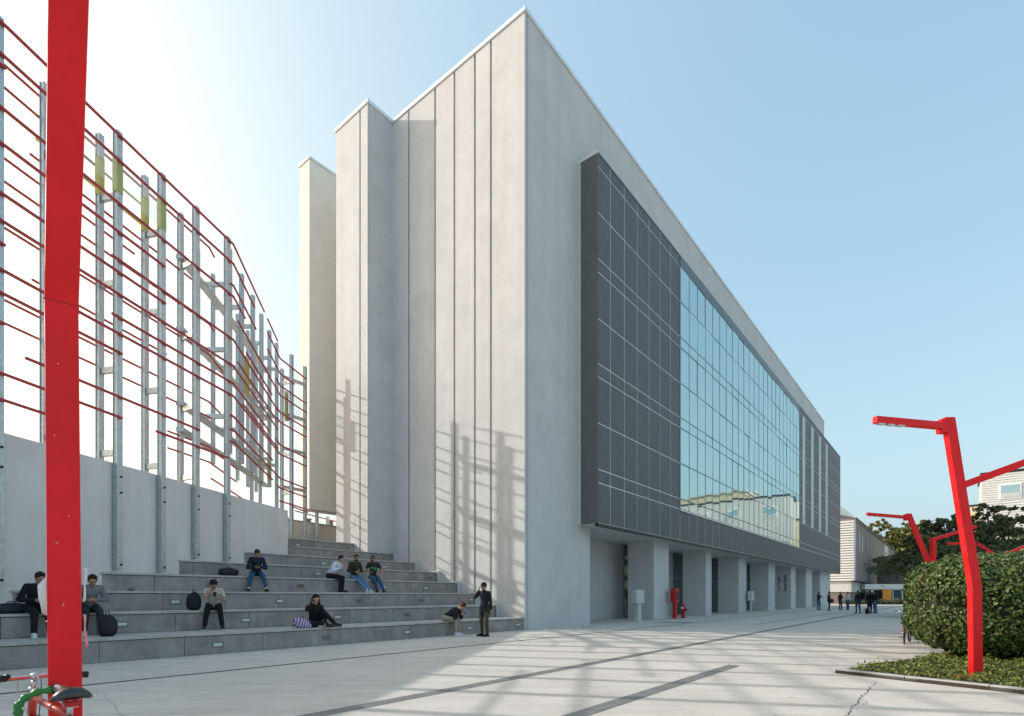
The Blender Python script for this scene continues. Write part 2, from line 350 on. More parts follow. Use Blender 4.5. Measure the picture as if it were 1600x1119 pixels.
# ================================================================ hedges
def hedge(lobes, label, dens=520):
    r = empty('hedge', (lobes[0][0], lobes[0][1], 0), 0, label, 'hedge')
    core = MB(); pts = []; nr = []
    for (cx, cy, rx, ry, z1) in lobes:
        hz = (z1-.12)/2; zc = .12+hz
        pr = []
        nn = 18
        def sup(th, ph, k=1.0):
            e = .62
            f = lambda v: math.copysign(abs(v)**e, v)
            bul = 1+.05*math.sin(3*th+cx)+.04*math.sin(5*th+cy*2)
            return Vector((cx+rx*k*bul*f(math.cos(ph))*math.cos(th), cy+ry*k*bul*f(math.cos(ph))*math.sin(th), zc+hz*k*f(math.sin(ph))))
        vs = [tuple(sup(2*math.pi*j/24, -math.pi/2*.98+math.pi*.98*i/nn, .90)-Vector((lobes[0][0], lobes[0][1], 0))) for i in range(nn+1) for j in range(24)]
        fs = [(i*24+j, i*24+(j+1) % 24, (i+1)*24+(j+1) % 24, (i+1)*24+j) for i in range(nn) for j in range(24)]
        core.add(vs, fs, 0, True)
        area = 2*math.pi*rx*z1+math.pi*rx*ry*1.2
        for _ in range(int(area*dens)):
            th = random.uniform(0, 2*math.pi); ph = math.asin(max(-1, min(1, random.uniform(-1, 1))))
            p = sup(th, ph); nrm = Vector(((p.x-cx)/rx, (p.y-cy)/ry, (p.z-zc)/hz*.8)).normalized()
            q = p-nrm*abs(random.gauss(0, .06))+nrm*.03*math.sin(p.x*3.1+1)*math.sin(p.y*2.7+p.z*3.3)+nrm*.035*math.sin(p.x*9+p.z*5)*math.sin(p.y*8+p.z*7)
            if random.random() < .05: q += nrm*random.uniform(.02, .10)
            if any(((q.x-l[0])/l[2])**2+((q.y-l[1])/l[3])**2 < .6 and q.z < l[4]-.3 for l in lobes if l[0] != cx): continue
            pts.append(q-Vector((lobes[0][0], lobes[0][1], 0))); nr.append(nrm)
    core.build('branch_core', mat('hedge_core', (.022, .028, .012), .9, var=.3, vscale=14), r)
    o = leaves('foliage', pts, nr, .050, 'hedgeleaf', r, .6); o['kind'] = 'stuff'
    st = MB()
    for l in lobes:
        for k in range(6):
            a = k*1.05; st.tube([(l[0]-lobes[0][0]+.3*math.cos(a), l[1]-lobes[0][1]+.3*math.sin(a), 0), (l[0]-lobes[0][0]+.5*l[2]*math.cos(a), l[1]-lobes[0][1]+.5*l[2]*math.sin(a), .6)], [.03, .015], 6)
    st.build('stem', 'trunk', r)
    return r
hedge([(9.75, 10.95, 1.55, 1.6, 2.12), (12.0, 9.9, 1.9, 1.9, 2.05), (12.1, 12.6, 1.9, 1.9, 2.1)], 'clipped rounded green hedge in the bed right behind the tall red lamp', 1000)
hedge([(13.5, 16.0, 1.5, 1.6, 2.2), (15.8, 17.2, 1.9, 1.9, 2.3)], 'clipped rounded hedge farther back, its left flank bulging over the plaza', 700)

# ================================================================ trees
def tree(loc, trunk_h, trunk_r, blobs, nl, size, m, label, limb=True, group=None):
    r = empty('tree', loc, 0, label, 'tree', group)
    t = MB(); top = Vector((0, 0, trunk_h))
    t.tube([(0, 0, -.1), (.03, 0, trunk_h*.4), (-.05, .05, trunk_h*.8), top], [trunk_r*1.3, trunk_r, trunk_r*.8, trunk_r*.5], 8)
    for (bx, by, bz, rx, ry, rz) in blobs:
        a = Vector((0, 0, min(trunk_h*.95, max(trunk_h*.3, bz*.75)))); c = Vector((bx, by, bz)); mid = a.lerp(c, .5)+Vector((0, 0, -.1))
        t.tube([a, mid, c], [trunk_r*.4, trunk_r*.25, trunk_r*.1], 6)
    t.build('trunk', 'trunk', r)
    vol = [b[3]*b[4]*b[5] for b in blobs]; tot = sum(vol); pts = []; nr = []
    for b, v in zip(blobs, vol):
        k = max(3, int(nl*v/tot/60)); c0 = Vector(b[:3])
        for _ in range(k):      # twig clumps
            d = Vector((random.gauss(0, 1), random.gauss(0, 1), random.gauss(0, 1))).normalized()*random.uniform(.45, 1.0)
            c = c0+Vector((d.x*b[3], d.y*b[4], d.z*b[5])); cr = random.uniform(.10, .24)*min(b[3], 2.2)
            for _ in range(60):
                e = Vector((random.gauss(0, .55), random.gauss(0, .55), random.gauss(0, .34)))*cr
                pts.append(c+e); nr.append((e.x, e.y, abs(e.z)+.3*cr))
    o = leaves('foliage', pts, nr, size, m, r, .8); o['kind'] = 'stuff'
    return r
def layers(n, z0, z1, R, lx=0):
    out = []
    for i in range(n):
        f = i/(n-1); a = random.random()*6.28; z = z0+(z1-z0)*f; rr = R*(1-.55*f)
        for k in range(4):
            b = a+k*1.57+random.uniform(-.4, .4); d = rr*random.uniform(.35, .75)
            out.append((lx+d*math.cos(b), d*math.sin(b), z+random.uniform(-.2, .2), rr*.45, rr*.42, .30))
    return out
tree((26.6, 33, 0), 5.6, .22, layers(7, 2.9, 5.9, 4.1), 26000, .13, 'cedarleaf', 'broad dark tree with tiered branches just behind the rear hedge')
tree((32.5, 37, 0), 6.4, .25, layers(7, 2.6, 7.0, 5.0), 28000, .14, 'cedarleaf', 'dark spreading tree right of the tiered one, in front of the white siding building')
def ball(cx, cy, cz, R, n):
    return [(cx+random.gauss(0, .5)*R, cy+random.gauss(0, .5)*R, cz+random.gauss(0, .4)*R, R*.55, R*.55, R*.45) for _ in range(n)]
tree((113, 161, 0), 11, .6, ball(0, 0, 17.0, 6.0, 14), 22000, .55, 'yellowleaf', 'tall yellowing tree rising behind the far roof', group=None)
tree((124, 166, 0), 11, .6, ball(0, 0, 17.6, 6.5, 12), 20000, .55, 'yellowleaf', 'rounded pale green tree peeking over the end of the far roof')
tree((76, 98, 0), 6, .4, ball(0, 0, 7.6, 3.4, 10), 12000, .4, 'cedarleaf', 'low olive tree between the entrance block and the yellowing trees')
tree((70, 72, 0), 5, .3, ball(0, 0, 6.5, 4.5, 10), 14000, .3, 'cedarleaf', 'dark bushy tree behind the rear hedge, in front of the yellow buildings')

# ================================================================ main building
bld = empty('university_building', (AX, AY, 0), TH, 'large grey plastered building with a projecting anthracite box and glass curtain wall', 'building')
ZT = 23.85
mass = MB()
mass.box(.22, 63.3, .0, 10.2, 4.43, ZT-.1); mass.box(.22, 4.86, .0, 4, 0, 4.43); mass.box(.22, 63.3, 4.0, 10.2, 0, 4.43)
mass.box(63.3, 69.4, .02, 10.0, 4.43, 20.0)
mass.box(3.0, 40, 10.2, 16, 0, ZT-.1)
mass.box(-1.22, .22, 7.95, 10.2, 0, ZT-.1)
mass.build('wall', 'plaster', bld)
rec = MB(); rec.box(.0, .22, .0, 7.9, 0, ZT-.12)   # recessed ground of the grooves (behind the panels)
# end wall panels standing proud, separated by vertical reveals
edges = [0.0, 1.73, 2.61, 3.80, 5.0, 6.77, 7.95]
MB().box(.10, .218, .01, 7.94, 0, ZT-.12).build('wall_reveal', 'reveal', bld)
for i in range(6):
    w0 = edges[i]+(.05 if i else 0); w1 = edges[i+1]-.05
    MB().box(0, .098, w0, w1 if i < 5 else 7.95, 0, ZT-.1).build('wall_panel', 'plaster', bld, bevel=.012)
# end return of facade corner is the first panel; second tower
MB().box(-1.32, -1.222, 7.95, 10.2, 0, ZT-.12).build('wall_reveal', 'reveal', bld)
MB().box(-1.42, -1.322, 7.93, 8.46, 0, ZT-.1).build('wall_panel', 'plaster', bld, bevel=.012)
MB().box(-1.42, -1.322, 8.56, 10.43, 0, ZT-.1).build('wall_panel', 'plaster', bld, bevel=.012)
MB().box(-1.321, .0, 7.925, 7.949, 0, ZT-.1).build('wall_panel', 'plaster', bld)
MB().box(-1.321, 3.0, 10.2, 10.43, 0, ZT-.1).build('wall_panel', 'plaster', bld)
MB().box(-1.28, 4.2, 13.04, 14.0, 5.8, ZT+.05).build('hanging_fin', 'plaster_warm', bld, bevel=.012)
MB().box(-1.34, 4.2, 12.98, 14.06, ZT+.052, ZT+.15).build('coping', 'coping', bld)
def coping(s0, s1, w0, w1, z=ZT): return MB().box(s0, s1, w0, w1, z-.098, z+.06).build('coping', 'coping', bld, bevel=.01)
coping(-.06, 63.4, -.06, 7.86); coping(-1.48, 63.3, 7.862, 10.50); coping(3, 40, 10.502, 16)
# little hatches at the foot of the panels
for (w0, z0) in ((.55, 1.05), (2.9, 1.95), (5.6, 2.9)):
    MB().box(-.008, -.001, w0, w0+.62, z0, z0+.42).build('service_hatch', 'plaster', bld, bevel=.003)
    MB().box(-.004, -.0005, w0-.015, w0+.635, z0-.015, z0+.435).build('hatch_joint', 'reveal', bld)
for (w0, z0) in ((8.9, 4.5),):
    MB().box(-1.428, -1.4205, w0, w0+.5, z0, z0+.45).build('service_hatch', 'plaster', bld, bevel=.003)
# ---- projecting box
BS0, BS1, BD = 3.88, 69.4, -.97
MB().box(BS0, BS1, BD+.0065, -.001, 4.43, 20.24).build('box_core', 'cladjoint', bld)
MB().box(BS0-.02, BS1+.03, BD-.03, .02, 20.245, 20.33).build('coping', 'mull', bld, bevel=.006)
MB().box(BS0-.07, BS0-.021, BD-.03, .02, 20.245, 20.36).build('coping', 'coping', bld, bevel=.006)
MB().box(BS0-.022, BS0-.002, BD-.005, -.14, 4.42, 20.24).build('side_cladding', 'cladside', bld)
MB().box(BS0-.06, BS0-.03, -.135, -.002, 4.42, 20.24).build('corner_profile', 'plaster', bld)
MB().box(BS1+.002, BS1+.025, BD, -.002, 4.42, 20.24).build('side_cladding', 'cladside', bld)
MB().box(BS0, BS1, BD-.01, BD+.14, 4.30, 4.425).build('drip_edge', 'black', bld)
MB().box(BS0+.2, BS1-.01, BD+.145, -.004, 4.38, 4.425).build('soffit', 'plaster', bld)
LV = [4.43, 6.16, 6.74, 8.72, 10.70, 11.27, 13.20, 15.20, 15.78, 17.76, 19.72, 20.24]
C0 = BS0; mod = 1.33; G0 = BS0+1.1+6*mod; G1 = G0+23*mod
xs = [BS0, BS0+1.1]+[BS0+1.1+mod*k for k in range(1, 7)]
pcache = {}
def cpanel(x0, x1, z0, z1, parent, jt=.036):
    wd, hh = round(x1-x0-jt, 3), round(z1-z0-jt, 3)
    if (wd, hh) not in pcache: pcache[(wd, hh)] = MB().box(0, wd, .0005, .006, 0, hh).mesh('cladding_panel', 'clad')
    return inst('cladding_panel', pcache[(wd, hh)], parent, (x0+jt/2, BD, z0+jt/2), (random.gauss(0, .0004), 0, random.gauss(0, .0005)))
clad = empty('cladding', (0, 0, 0)); clad.parent = bld
for i in range(len(xs)-1):
    for j in range(len(LV)-1): cpanel(xs[i], xs[i+1], LV[j], LV[j+1], clad)
for k in range(23): cpanel(G0+mod*k, G0+mod*(k+1), LV[0], LV[1], clad)
R0 = G1; wins = [BS0+37.5+.3, BS0+42.2, BS0+46.6, BS0+50.9]; ww = 1.05
wins = [3.88+41.3, 3.88+45.7, 3.88+50.1, 3.88+54.4]
cols = [R0]
for q in wins: cols += [q, q+ww]
cols += [wins[-1]+ww+4.9, BS1]
for i in range(len(cols)-1):
    iswin = cols[i] in wins
    for j in range(len(LV)-1):
        if iswin and 8.7 < LV[j]+.1 and LV[j+1] < 19.8: continue
        cpanel(cols[i], cols[i+1], LV[j], LV[j+1], clad)
slit = MB().box(0, ww-.5, 0, .01, 0, 10.9).mesh('pane', 'pane'); jamb = MB().box(0, .12, -.05, .012, 0, 10.98).box(ww-.22, ww-.1, -.05, .012, 0, 10.98).mesh('window_frame', 'white')
for q in wins:
    f = inst('window', jamb, bld, (q+.06, BD, 8.73)); inst('pane', slit, f, (.26, -.008, .04))
# ---- curtain wall
cw = MB()
for k in range(24): cw.box(G0+mod*k-.018, G0+mod*k+.018, BD-.035, BD+.0125, LV[1], LV[10])
curtain = cw.build('curtain_wall_mullion', 'mulllight', bld)
tr = MB()
for j in range(1, 11): tr.box(G0, G1, BD-.022, BD+.0115, LV[j]-.028, LV[j]+.028)
tr.box(G0, G1, BD-.03, BD+.0115, LV[10]+.03, LV[11])
tr.build('transom', 'mull', bld)
MB().box(G0-.04, G1+.04, BD-.06, BD+.02, LV[1]-.09, LV[1]-.03).build('window_sill', 'coping', bld)
glz = empty('glazing', (0, 0, 0)); glz.parent = bld
gc_ = {}
for j in range(1, 10):
    hh = LV[j+1]-LV[j]-.056
    if round(hh, 3) not in gc_: gc_[round(hh, 3)] = MB().box(0, mod-.036, 0, .012, 0, hh).mesh('glass_pane', 'pane')
    for k in range(23):
        inst('glass_pane', gc_[round(hh, 3)], glz, (G0+mod*k+.018, BD-.0135, LV[j]+.028), (random.gauss(0, .0034), 0, random.gauss(0, .0034)))
# ---- ground floor behind the pillars
pst = [(11.67, 13.7), (19.8, 20.95), (27.07, 29.1), (35.85, 38.2), (44.6, 46.8), (52.0, 55.5), (60.4, 67.9)]
for (a, b) in pst: MB().box(a, b, 0, 1.58, 0, 4.378).build('pillar', 'plaster', bld, bevel=.01)
MB().box(4.862, 69, 2.6, 3.9, 0, 4.37).build('back_wall', 'plaster', bld)
MB().box(4.862, 69, .0, 3.99, 4.372, 4.428).build('arcade_ceiling', 'plaster', bld)
for (a, b) in ((13.2, 15.6), (20.75, 23.3), (28.35, 31.4), (38.5, 40), (46.9, 49.5), (55.8, 58)):
    f = MB().box(a-.06, a, 2.55, 2.59, 0, 4.36).box(b, b+.06, 2.55, 2.59, 0, 4.36).box(a, b, 2.55, 2.59, 2.5, 2.56).build('door_frame', 'mull', bld)
    MB().box(a, b, 2.565, 2.585, .01, 4.36).build('glass_door', 'doorglass', f)
# lettering on a pillar side (reads upwards)
def text(body, size, mx, m, parent, extr=.006, name='lettering', bold=0, sx=1):
    c = bpy.data.curves.new('t', 'FONT'); c.body = body; c.size = size; c.extrude = extr; c.offset = bold
    o = bpy.data.objects.new('t', c); COL.objects.link(o); dg = bpy.context.evaluated_depsgraph_get()
    me = bpy.data.meshes.new_from_object(o.evaluated_get(dg)); COL.objects.unlink(o); bpy.data.objects.remove(o)
    me.materials.clear(); me.materials.append(M[m]); n = bpy.data.objects.new(name, me); COL.objects.link(n); n.parent = parent; n.matrix_local = mx @ Matrix.Scale(sx, 4, (1, 0, 0))
    return n
# pillar side faces -s; text runs up: text x -> +z, text y -> +w(left seen from camera)
Rt = Matrix(((0, 0, -1, 0), (0, 1, 0, 0), (1, 0, 0, 0), (0, 0, 0, 1)))
text('Aula Magna', .34, Matrix.Translation((44.59, 1.02, 1.75)) @ Rt, 'dark', bld)
text('Campus Dalmine', .42, Matrix.Translation((44.59, .42, 1.72)) @ Rt, 'black', bld, bold=.006, sx=.62)
text('U C', .5, Matrix.Translation((46.0, -.012, 3.0)) @ Matrix.Rotation(math.radians(90), 4, 'X'), 'reveal', bld)

# ================================================================ stepped seating
wk = [0, 0.0, 1.35, 2.5, 3.52, 4.75, 6.2, 7.7, 9.0, 15.0]; RH = .47
steps = empty('seating_steps', (AX, AY, 0), TH, 'wide flight of grey stone seating steps with small recessed lights in the risers', 'steps', kind=None)
def clipwall(poly):     # keep the side of the slanting wall towards the plaza
    out = []
    f = lambda p: p[0]-wall_s(p[1])
    for i in range(len(poly)):
        a, b = poly[i], poly[(i+1) % len(poly)]; fa, fb = f(a), f(b)
        if fa >= 0: out.append(a)
        if (fa >= 0) != (fb >= 0): t = fa/(fa-fb); out.append((a[0]+(b[0]-a[0])*t, a[1]+(b[1]-a[1])*t))
    return out
tiers = {}
for k in range(1, 9):
    zt = RH*k; zb = RH*(k-1) if k > 1 else 0.0
    sR = -.002 if k <= 7 else -1.425
    if k == 8: sl_ = wall_s(wk[8])-4
    sLf = wall_s(wk[k])
    if k == 8: sLf = -16
    if k == 7: sLf -= 1.3
    w0, w1 = wk[k], wk[k+1]
    core = MB()
    if k < 8:
        pc = clipwall([(sLf-3, w0+.045), (sR, w0+.045), (sR, w1+.05), (sLf-3, w1+.05)])
        if k == 7: pc = ([(sLf, w0+.045), (sR, w0+.045), (sR, 7.9), (-1.43, 7.9), (-1.43, w1+.05), (sLf, w1+.05)])
    else: pc = [(sLf, w0+.045), (sR, w0+.045), (sR, w1), (sLf, w1)]
    if k == 8: pc = clipwall(pc)+[] if False else [(-12, w0+.045), (sR, w0+.045), (sR, 10.45), (1.5, 10.45), (1.5, w1), (-12, w1)]
    core.prism(pc, zb, zt-.055)
    t = core.build('tier', 'stonecore', steps); tiers[k] = t
    # risers
    s = sR; n = 0; first = random.uniform(.7, 1.5)
    while s > sLf+.02 and s > -22:
        L = first if n == 0 else random.choice([1.25, 1.5, 1.5, 1.7]); s2 = max(s-L, sLf if k != 8 else -11.9)
        if s-s2 > .05:
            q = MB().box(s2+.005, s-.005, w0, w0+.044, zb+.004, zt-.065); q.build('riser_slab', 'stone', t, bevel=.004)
        s = s2; n += 1
        if k == 8 and s <= -11.8: break
    # treads
    s = sR; n = 0
    while s > -22:
        L = 1.1 if n == 0 else random.choice([1.4, 1.6, 1.8]); s2 = s-L
        if k < 8: pp = clipwall([(s2+.004, w0-.028), (s-.004, w0-.028), (s-.004, min(w1-.004, 7.9 if (k == 7 and n == 0) else 99)), (s2+.004, w1-.004 if not (k == 7 and n == 0) else 7.9)])
        else: pp = [(s2+.004, w0-.028), (s-.004, w0-.028), (s-.004, w0+1.4), (s2+.004, w0+1.4)]
        if k == 7 and n == 1: pp = [(max(s2, -99)+.004, w0-.028), (s-.004, w0-.028), (s-.004, 7.9), (-1.44, 7.9), (-1.44, w1-.004), (s2+.004, w1-.004)] if s2 < -1.44 < s else pp
        if len(pp) >= 3:
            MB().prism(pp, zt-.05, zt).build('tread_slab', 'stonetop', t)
        elif s < -6: break
        s = s2; n += 1
        if k == 8 and s < -11.5: break
# white plaster stubs at the right ends
for k in range(2, 8):
    sr = -.003 if k < 8 else -1.43
    MB().box(sr-.16, sr, wk[k]-.10, wk[k]-.032, RH*(k-1)+.002, RH*k+.04).build('end_stub', 'plaster', steps)
    MB().box(sr-.16, sr, wk[k]-.03, wk[k]+.5, RH*k+.002, RH*k+.04).build('end_stub', 'plaster', steps)
# riser lights
LIT = [(340, 1, 1), (510, 1, 0), (636, 1, 1), (733, 1, 1), (809, 1, 1), (190, 2, 1), (384, 2, 1), (527.6, 2, 1), (637, 2, 0), (274, 3, 1), (436.8, 3, 1), (561, 3, 0), (658, 3, 0), (736, 3, 1),
       (329.5, 4, 0), (470, 4, 2), (600, 4, 1), (665, 4, 1), (497, 5, 1), (671.6, 5, 0), (505.7, 6, 1), (380, 6, 1) if False else (600, 6, 1), (465.7, 8, 1), (550.6, 8, 1)]
fr_me = MB().box(-.125, .125, -.010, 0, -.075, .065).mesh('light_frame', 'strip')
ln_me = {1: MB().box(-.09, .09, -.016, -.0105, -.030, .030).mesh('lens', 'lampglass'), 0: MB().box(-.09, .09, -.016, -.0105, -.030, .030).mesh('lens', 'frosty'), 2: MB().box(-.09, .09, -.016, -.0105, -.030, .030).mesh('lens', 'reddish')}
for (px, k, st) in LIT:
    f = inst('riser_light', fr_me, tiers[k], (s_at(px, wk[k]), wk[k]-.001, RH*(k-.5)-.03)); inst('lens', ln_me[st], f)

# ================================================================ slanting wall, low rear wall
Y0, Y1 = -9.0, 21.36
def wx(Y, off=0): return WX0+WK*Y+off
wl = MB(); wl.prism([(wx(Y0), Y0), (wx(Y1), Y1), (wx(Y1)-.32, Y1+.05), (wx(Y0)-.32, Y0)], 0, 4.65)
wall = wl.build('screen_wall', 'plaster_wall', bevel=.01); tag(wall, 'long pale grey plastered wall slanting along the left end of the steps', 'wall')
lw = MB(); q0 = L2W(-9, 12.6); 
a = Vector((-11.5, 28.0, 0)); b = Vector((-9.85, 31.0, 0)); d = (b-a).normalized(); a2 = a-d*7; b2 = b+d*6; nn_ = Vector((-d.y, d.x, 0))*.3
lw.prism([(p.x, p.y) for p in (a2, b2, b2+nn_, a2+nn_)], 0, 5.2)
lwo = lw.build('low_wall', 'plaster_warm'); tag(lwo, 'low cream wall seen under the hanging fin above the top step', 'wall')
MB().prism([(p.x, p.y) for p in (a2-nn_*.1, b2-nn_*.1, b2+nn_*1.1, a2+nn_*1.1)], 5.202, 5.27).build('coping', 'kerb', lwo)
# red roof with chimneys far beyond
rf = empty('distant_house', (-32, 92, 0), .5, 'distant house with a red roof and small chimneys glimpsed under the fin', 'house')
MB().box(-9, 9, -4, 4, 0, 11.4).build('wall', 'creambuild', rf)
MB().add([(-9.5, -4.5, 11.4), (9.5, -4.5, 11.4), (9.5, 4.5, 11.4), (-9.5, 4.5, 11.4), (-9.5, 0, 13.2), (9.5, 0, 13.2)], [(0, 1, 5, 4), (2, 3, 4, 5), (0, 4, 3), (1, 2, 5), (3, 2, 1, 0)]).build('roof', 'roofred', rf)
for cx in (-6, -2.5, 1, 5): MB().box(cx-.4, cx+.4, -1.5, -.7, 12.4, 13.9).box(cx-.5, cx+.5, -1.6, -.6, 13.91, 14.1).build('chimney', 'brick', rf)

# ================================================================ steel screen
scr = empty('steel_screen', (0, 0, 0), 0, 'tall curving screen of galvanised posts and thin red rails above the slanting wall', 'steel screen')
PW = .105; tilt = math.atan(WK)
bolt_me = MB().lathe((0, 0, 0), (1, 0, 0), [(0, .028), (.02, .028), (.02, .015), (.04, .015)], 8).mesh('bolt', 'black')
def chan(w, d, z0, z1):  # U channel post: two flanges and a web
    m = MB(); m.box(-w/2, w/2, -d/2, -d/2+.02, z0, z1); m.box(-w/2, w/2, d/2-.02, d/2, z0, z1); m.box(w/2-.02, w/2, -d/2+.02, d/2-.02, z0, z1); m.box(-w/2+.035, w/2-.021, -.01, .01, z0, z1); return m
posts = []
def post(x, y, z0, z1, rz, w=PW, d=.125, bolts=None):
    o = MB().box(-w/2, w/2, -d/2, d/2, z0, z1).box(-w/2-.012, -w/2-.001, -d/2-.02, d/2+.02, z0, z1).box(w/2+.001, w/2+.012, -d/2-.02, d/2+.02, z0, z1).build('post', 'galv', scr, loc=(x, y, 0)); o.rotation_euler = (0, 0, rz)
    for bz in (bolts or []): inst('bolt', bolt_me, o, (w/2+.012, .03, bz))
    return o
def conn(p, q, z, w=.09, h=.15): MB().bar((p[0], p[1], z), (q[0], q[1], z), w, h).build('connector', 'galv', scr)
CZ = [11.37, 9.18, 7.0, 4.9]
fronts1 = []
k = 0; Yp = 17.74
ylist = [17.74, 16.37, 15.09, 13.72]+[13.72-1.37*i for i in range(1, 17)]
for i, Y in enumerate(ylist):
    x = wx(Y, .10); zb = 2.42 if Y > 16 else (1.96 if Y > 13 else (1.49 if Y > 10.9 else (1.0 if Y > 8.8 else .5)))
    post(x, Y, zb, 13.0, -tilt, bolts=[4.3, 3.9, zb+.12])
    fronts1.append((x, Y))
    off = .58 if i else .0
    if i:
        bx, by = x-.52-(.12 if i == 1 else 0), Y+.09+(.2 if i == 1 else 0)
        post(bx, by, 0.0, 13.0, -tilt, w=.09, d=.11)
        for z in CZ: conn((x-.08, Y), (bx+.07, by), z)
# facet 2
F2 = [(-9.53, 18.35), (-9.84, 19.8), (-10.10, 21.2), (-10.41, 22.6), (-10.70, 24.0), (-10.90, 25.2)]
B2 = [(-10.6, 18.35), (-10.88, 19.8), (-11.15, 21.2), (-11.40, 22.6), (-11.65, 24.0), (-11.8, 25.1)]
for i, (f, b_) in enumerate(zip(F2, B2)):
    post(f[0], f[1], 6.1 if i < 5 else 0.0, 13.0, .2, w=.11, d=.13); post(b_[0], b_[1], 6.1, 13.0, .2, w=.09, d=.11)
    for z in (11.8, 9.6, 7.35): conn((f[0]-.09, f[1]), (b_[0]+.08, b_[1]), z, .1, .14)
    if i in (3, 4): post(f[0]-.45, f[1]+.1, 0.0, 8, .2, w=.09, d=.11)
for z in (11.6, 9.4, 7.15, 6.35):
    MB().bar((-10.08, 16.5, z), (-10.45, 19.9, z), .22, .12).bar((-10.45, 19.9, z), (-11.3, 25.0, z), .22, .12).build('walkway_beam', 'galv', scr)
# facet 3
F3 = [(-10.70, 26.4, 4.3), (-10.56, 27.7, 4.3)]
post(-10.70, 26.4, 4.3, 13.0, -.1); post(-10.56, 27.75, 4.3, 13.0, -.1); post(-11.25, 26.6, 4.3, 12.4, -.1, w=.09)
for z in (11.7, 9.9, 8.2, 6.3): conn((-10.7, 26.4), (-11.25, 26.6), z); conn((-10.56, 27.7), (-11.25, 26.6), z+.35)
for (x, y) in ((-10.42, 29.05), (-10.3, 30.4), (-10.95, 30.6), (-10.15, 31.7)): post(x, y, 4.25, 5.74, -.1, w=.09)
MB().bar((-10.6, 26.3, 5.62), (-10.5, 28.0, 5.6), .03, .05).build('rail', 'redrail', scr)
MB().bar((-11.0, 27.6, 5.62), (-10.2, 31.7, 5.62), .03, .05).build('rail', 'redrail', scr)
# red rails. Path: facet1 -> facet2 -> facet3, param as polyline
def path(off=.0):
    return [Vector((wx(-9, .20+off), -9, 0)), Vector((wx(17.9, .20+off), 17.9, 0)), Vector((-10.74+off, 25.2, 0)), Vector((-10.40+off, 27.85, 0))]
def rail(z, pa, pb, off=0, th=.055, name='rail'):    # pa, pb: columns in the photo, or None for the far ends
    P = path(off)
    def onpath(px):
        t = (px-800)/850
        for i in range(3):
            a, b = P[i], P[i+1]; d = b-a; den = d.x-t*d.y
            k = (t*a.y-a.x)/den
            if -1e-6 <= k <= 1+1e-6: return i, a+d*k
        return None
    a = (0, P[0]) if pa is None else onpath(pa); b = (2, P[3]) if pb is None else onpath(pb)
    if a is None or b is None: return
    pts = [a[1]]+[P[i] for i in range(a[0]+1, b[0]+1)]+[b[1]]
    m = MB()
    for i in range(len(pts)-1):
        p, q = pts[i].copy(), pts[i+1].copy(); p.z = q.z = z; m.bar(p, q, .045, th)
    o = m.build(name, 'redrail', scr)
RAILS = [(12.86, None, 413), (12.22, None, 398), (11.14, None, 383), (10.42, None, 258), (9.72, 175, 434), (9.41, None, 259), (8.86, None, 434), (8.28, 175, 421), (7.87, None, 479), (7.40, None, 191),
         (6.29, 40, 312), (5.78, None, 191), (5.25, None, 70), (12.0, None, 9), (8.4, None, 8), (6.8, None, 7), (5.77, 244, 357),
         (12.86, 418, 434), (12.3, 418, 479), (11.5, 361, 400), (11.6, 418, 460), (10.6, 372, 479), (10.0, 385, 425), (9.2, 372, 434), (11.05, 432, 479), (9.8, 433, 479), (9.35, 433, 479), (8.3, 430, 479), (7.2, 361, 426), (6.75, 361, 479), (6.35, 361, 426), (8.0, 380, 434), (6.3, 433, 479), (5.7, 437, 479)]
for r_ in RAILS: rail(*r_)
for (z, a, b) in ((12.76, None, 335), (12.27, None, 150), (11.27, 47, 300), (10.74, None, 210), (10.24, None, 335), (9.24, None, 350), (8.46, 50, 260), (7.68, None, 350), (7.18, None, 330), (6.2, 262, 370), (5.7, 262, 370), (5.2, 330, 395)):
    rail(z, a, b, -.80, .04)
# pale glass sheets; the yellow tint seen through them is painted on covers
def glass(x0, y0, x1, y1, z0, z1): MB().bar((x0, y0, (z0+z1)/2), (x1, y1, (z0+z1)/2), .015, z1-z0).build('glass_panel', 'yglass', scr)
glass(wx(12.6, .175), 12.6, wx(15.2, .175), 15.2, 11.45, 12.35)
def sleeve(x, y, z0, z1, rz, w, d): o = MB().box(-w/2-.016, w/2+.016, -d/2-.024, d/2+.024, z0, z1).build('glass_tint_sleeve', 'olive', scr, loc=(x, y, 0)); o.rotation_euler = (0, 0, rz)  # added cover, post colour as tinted by the glass
for Y in (15.09, 13.72):
    sleeve(wx(Y, .10), Y, 11.45, 12.3, -tilt, PW, .125); sleeve(wx(Y, .10)-.52, Y+.09, 11.45, 12.4, -tilt, .09, .11)
for z in (12.27, 11.72): MB().bar((wx(12.4, -.6), 12.4, z), (wx(15.3, -.6), 15.3, z), .04, .04).build('glass_tint_rail', 'olive', scr)  # added bars, back rails as tinted by the glass
for (x0, y0, x1, y1, z0, z1) in ((-9.98, 20.3, -10.08, 20.9, 8.9, 10.3), (-10.5, 22.6, -10.6, 23.1, 9.9, 10.9), (-10.42, 22.5, -10.5, 22.9, 6.4, 7.4), (-10.62, 23.6, -10.7, 24.0, 6.4, 7.3), (-10.95, 26.2, -10.9, 26.5, 9.8, 11.2)):
    MB().bar((x0, y0, (z0+z1)/2), (x1, y1, (z0+z1)/2), .02, z1-z0).build('olive_panel', 'olive', scr)
glass(-10.85, 26.1, -10.6, 27.3, 10.0, 11.2)
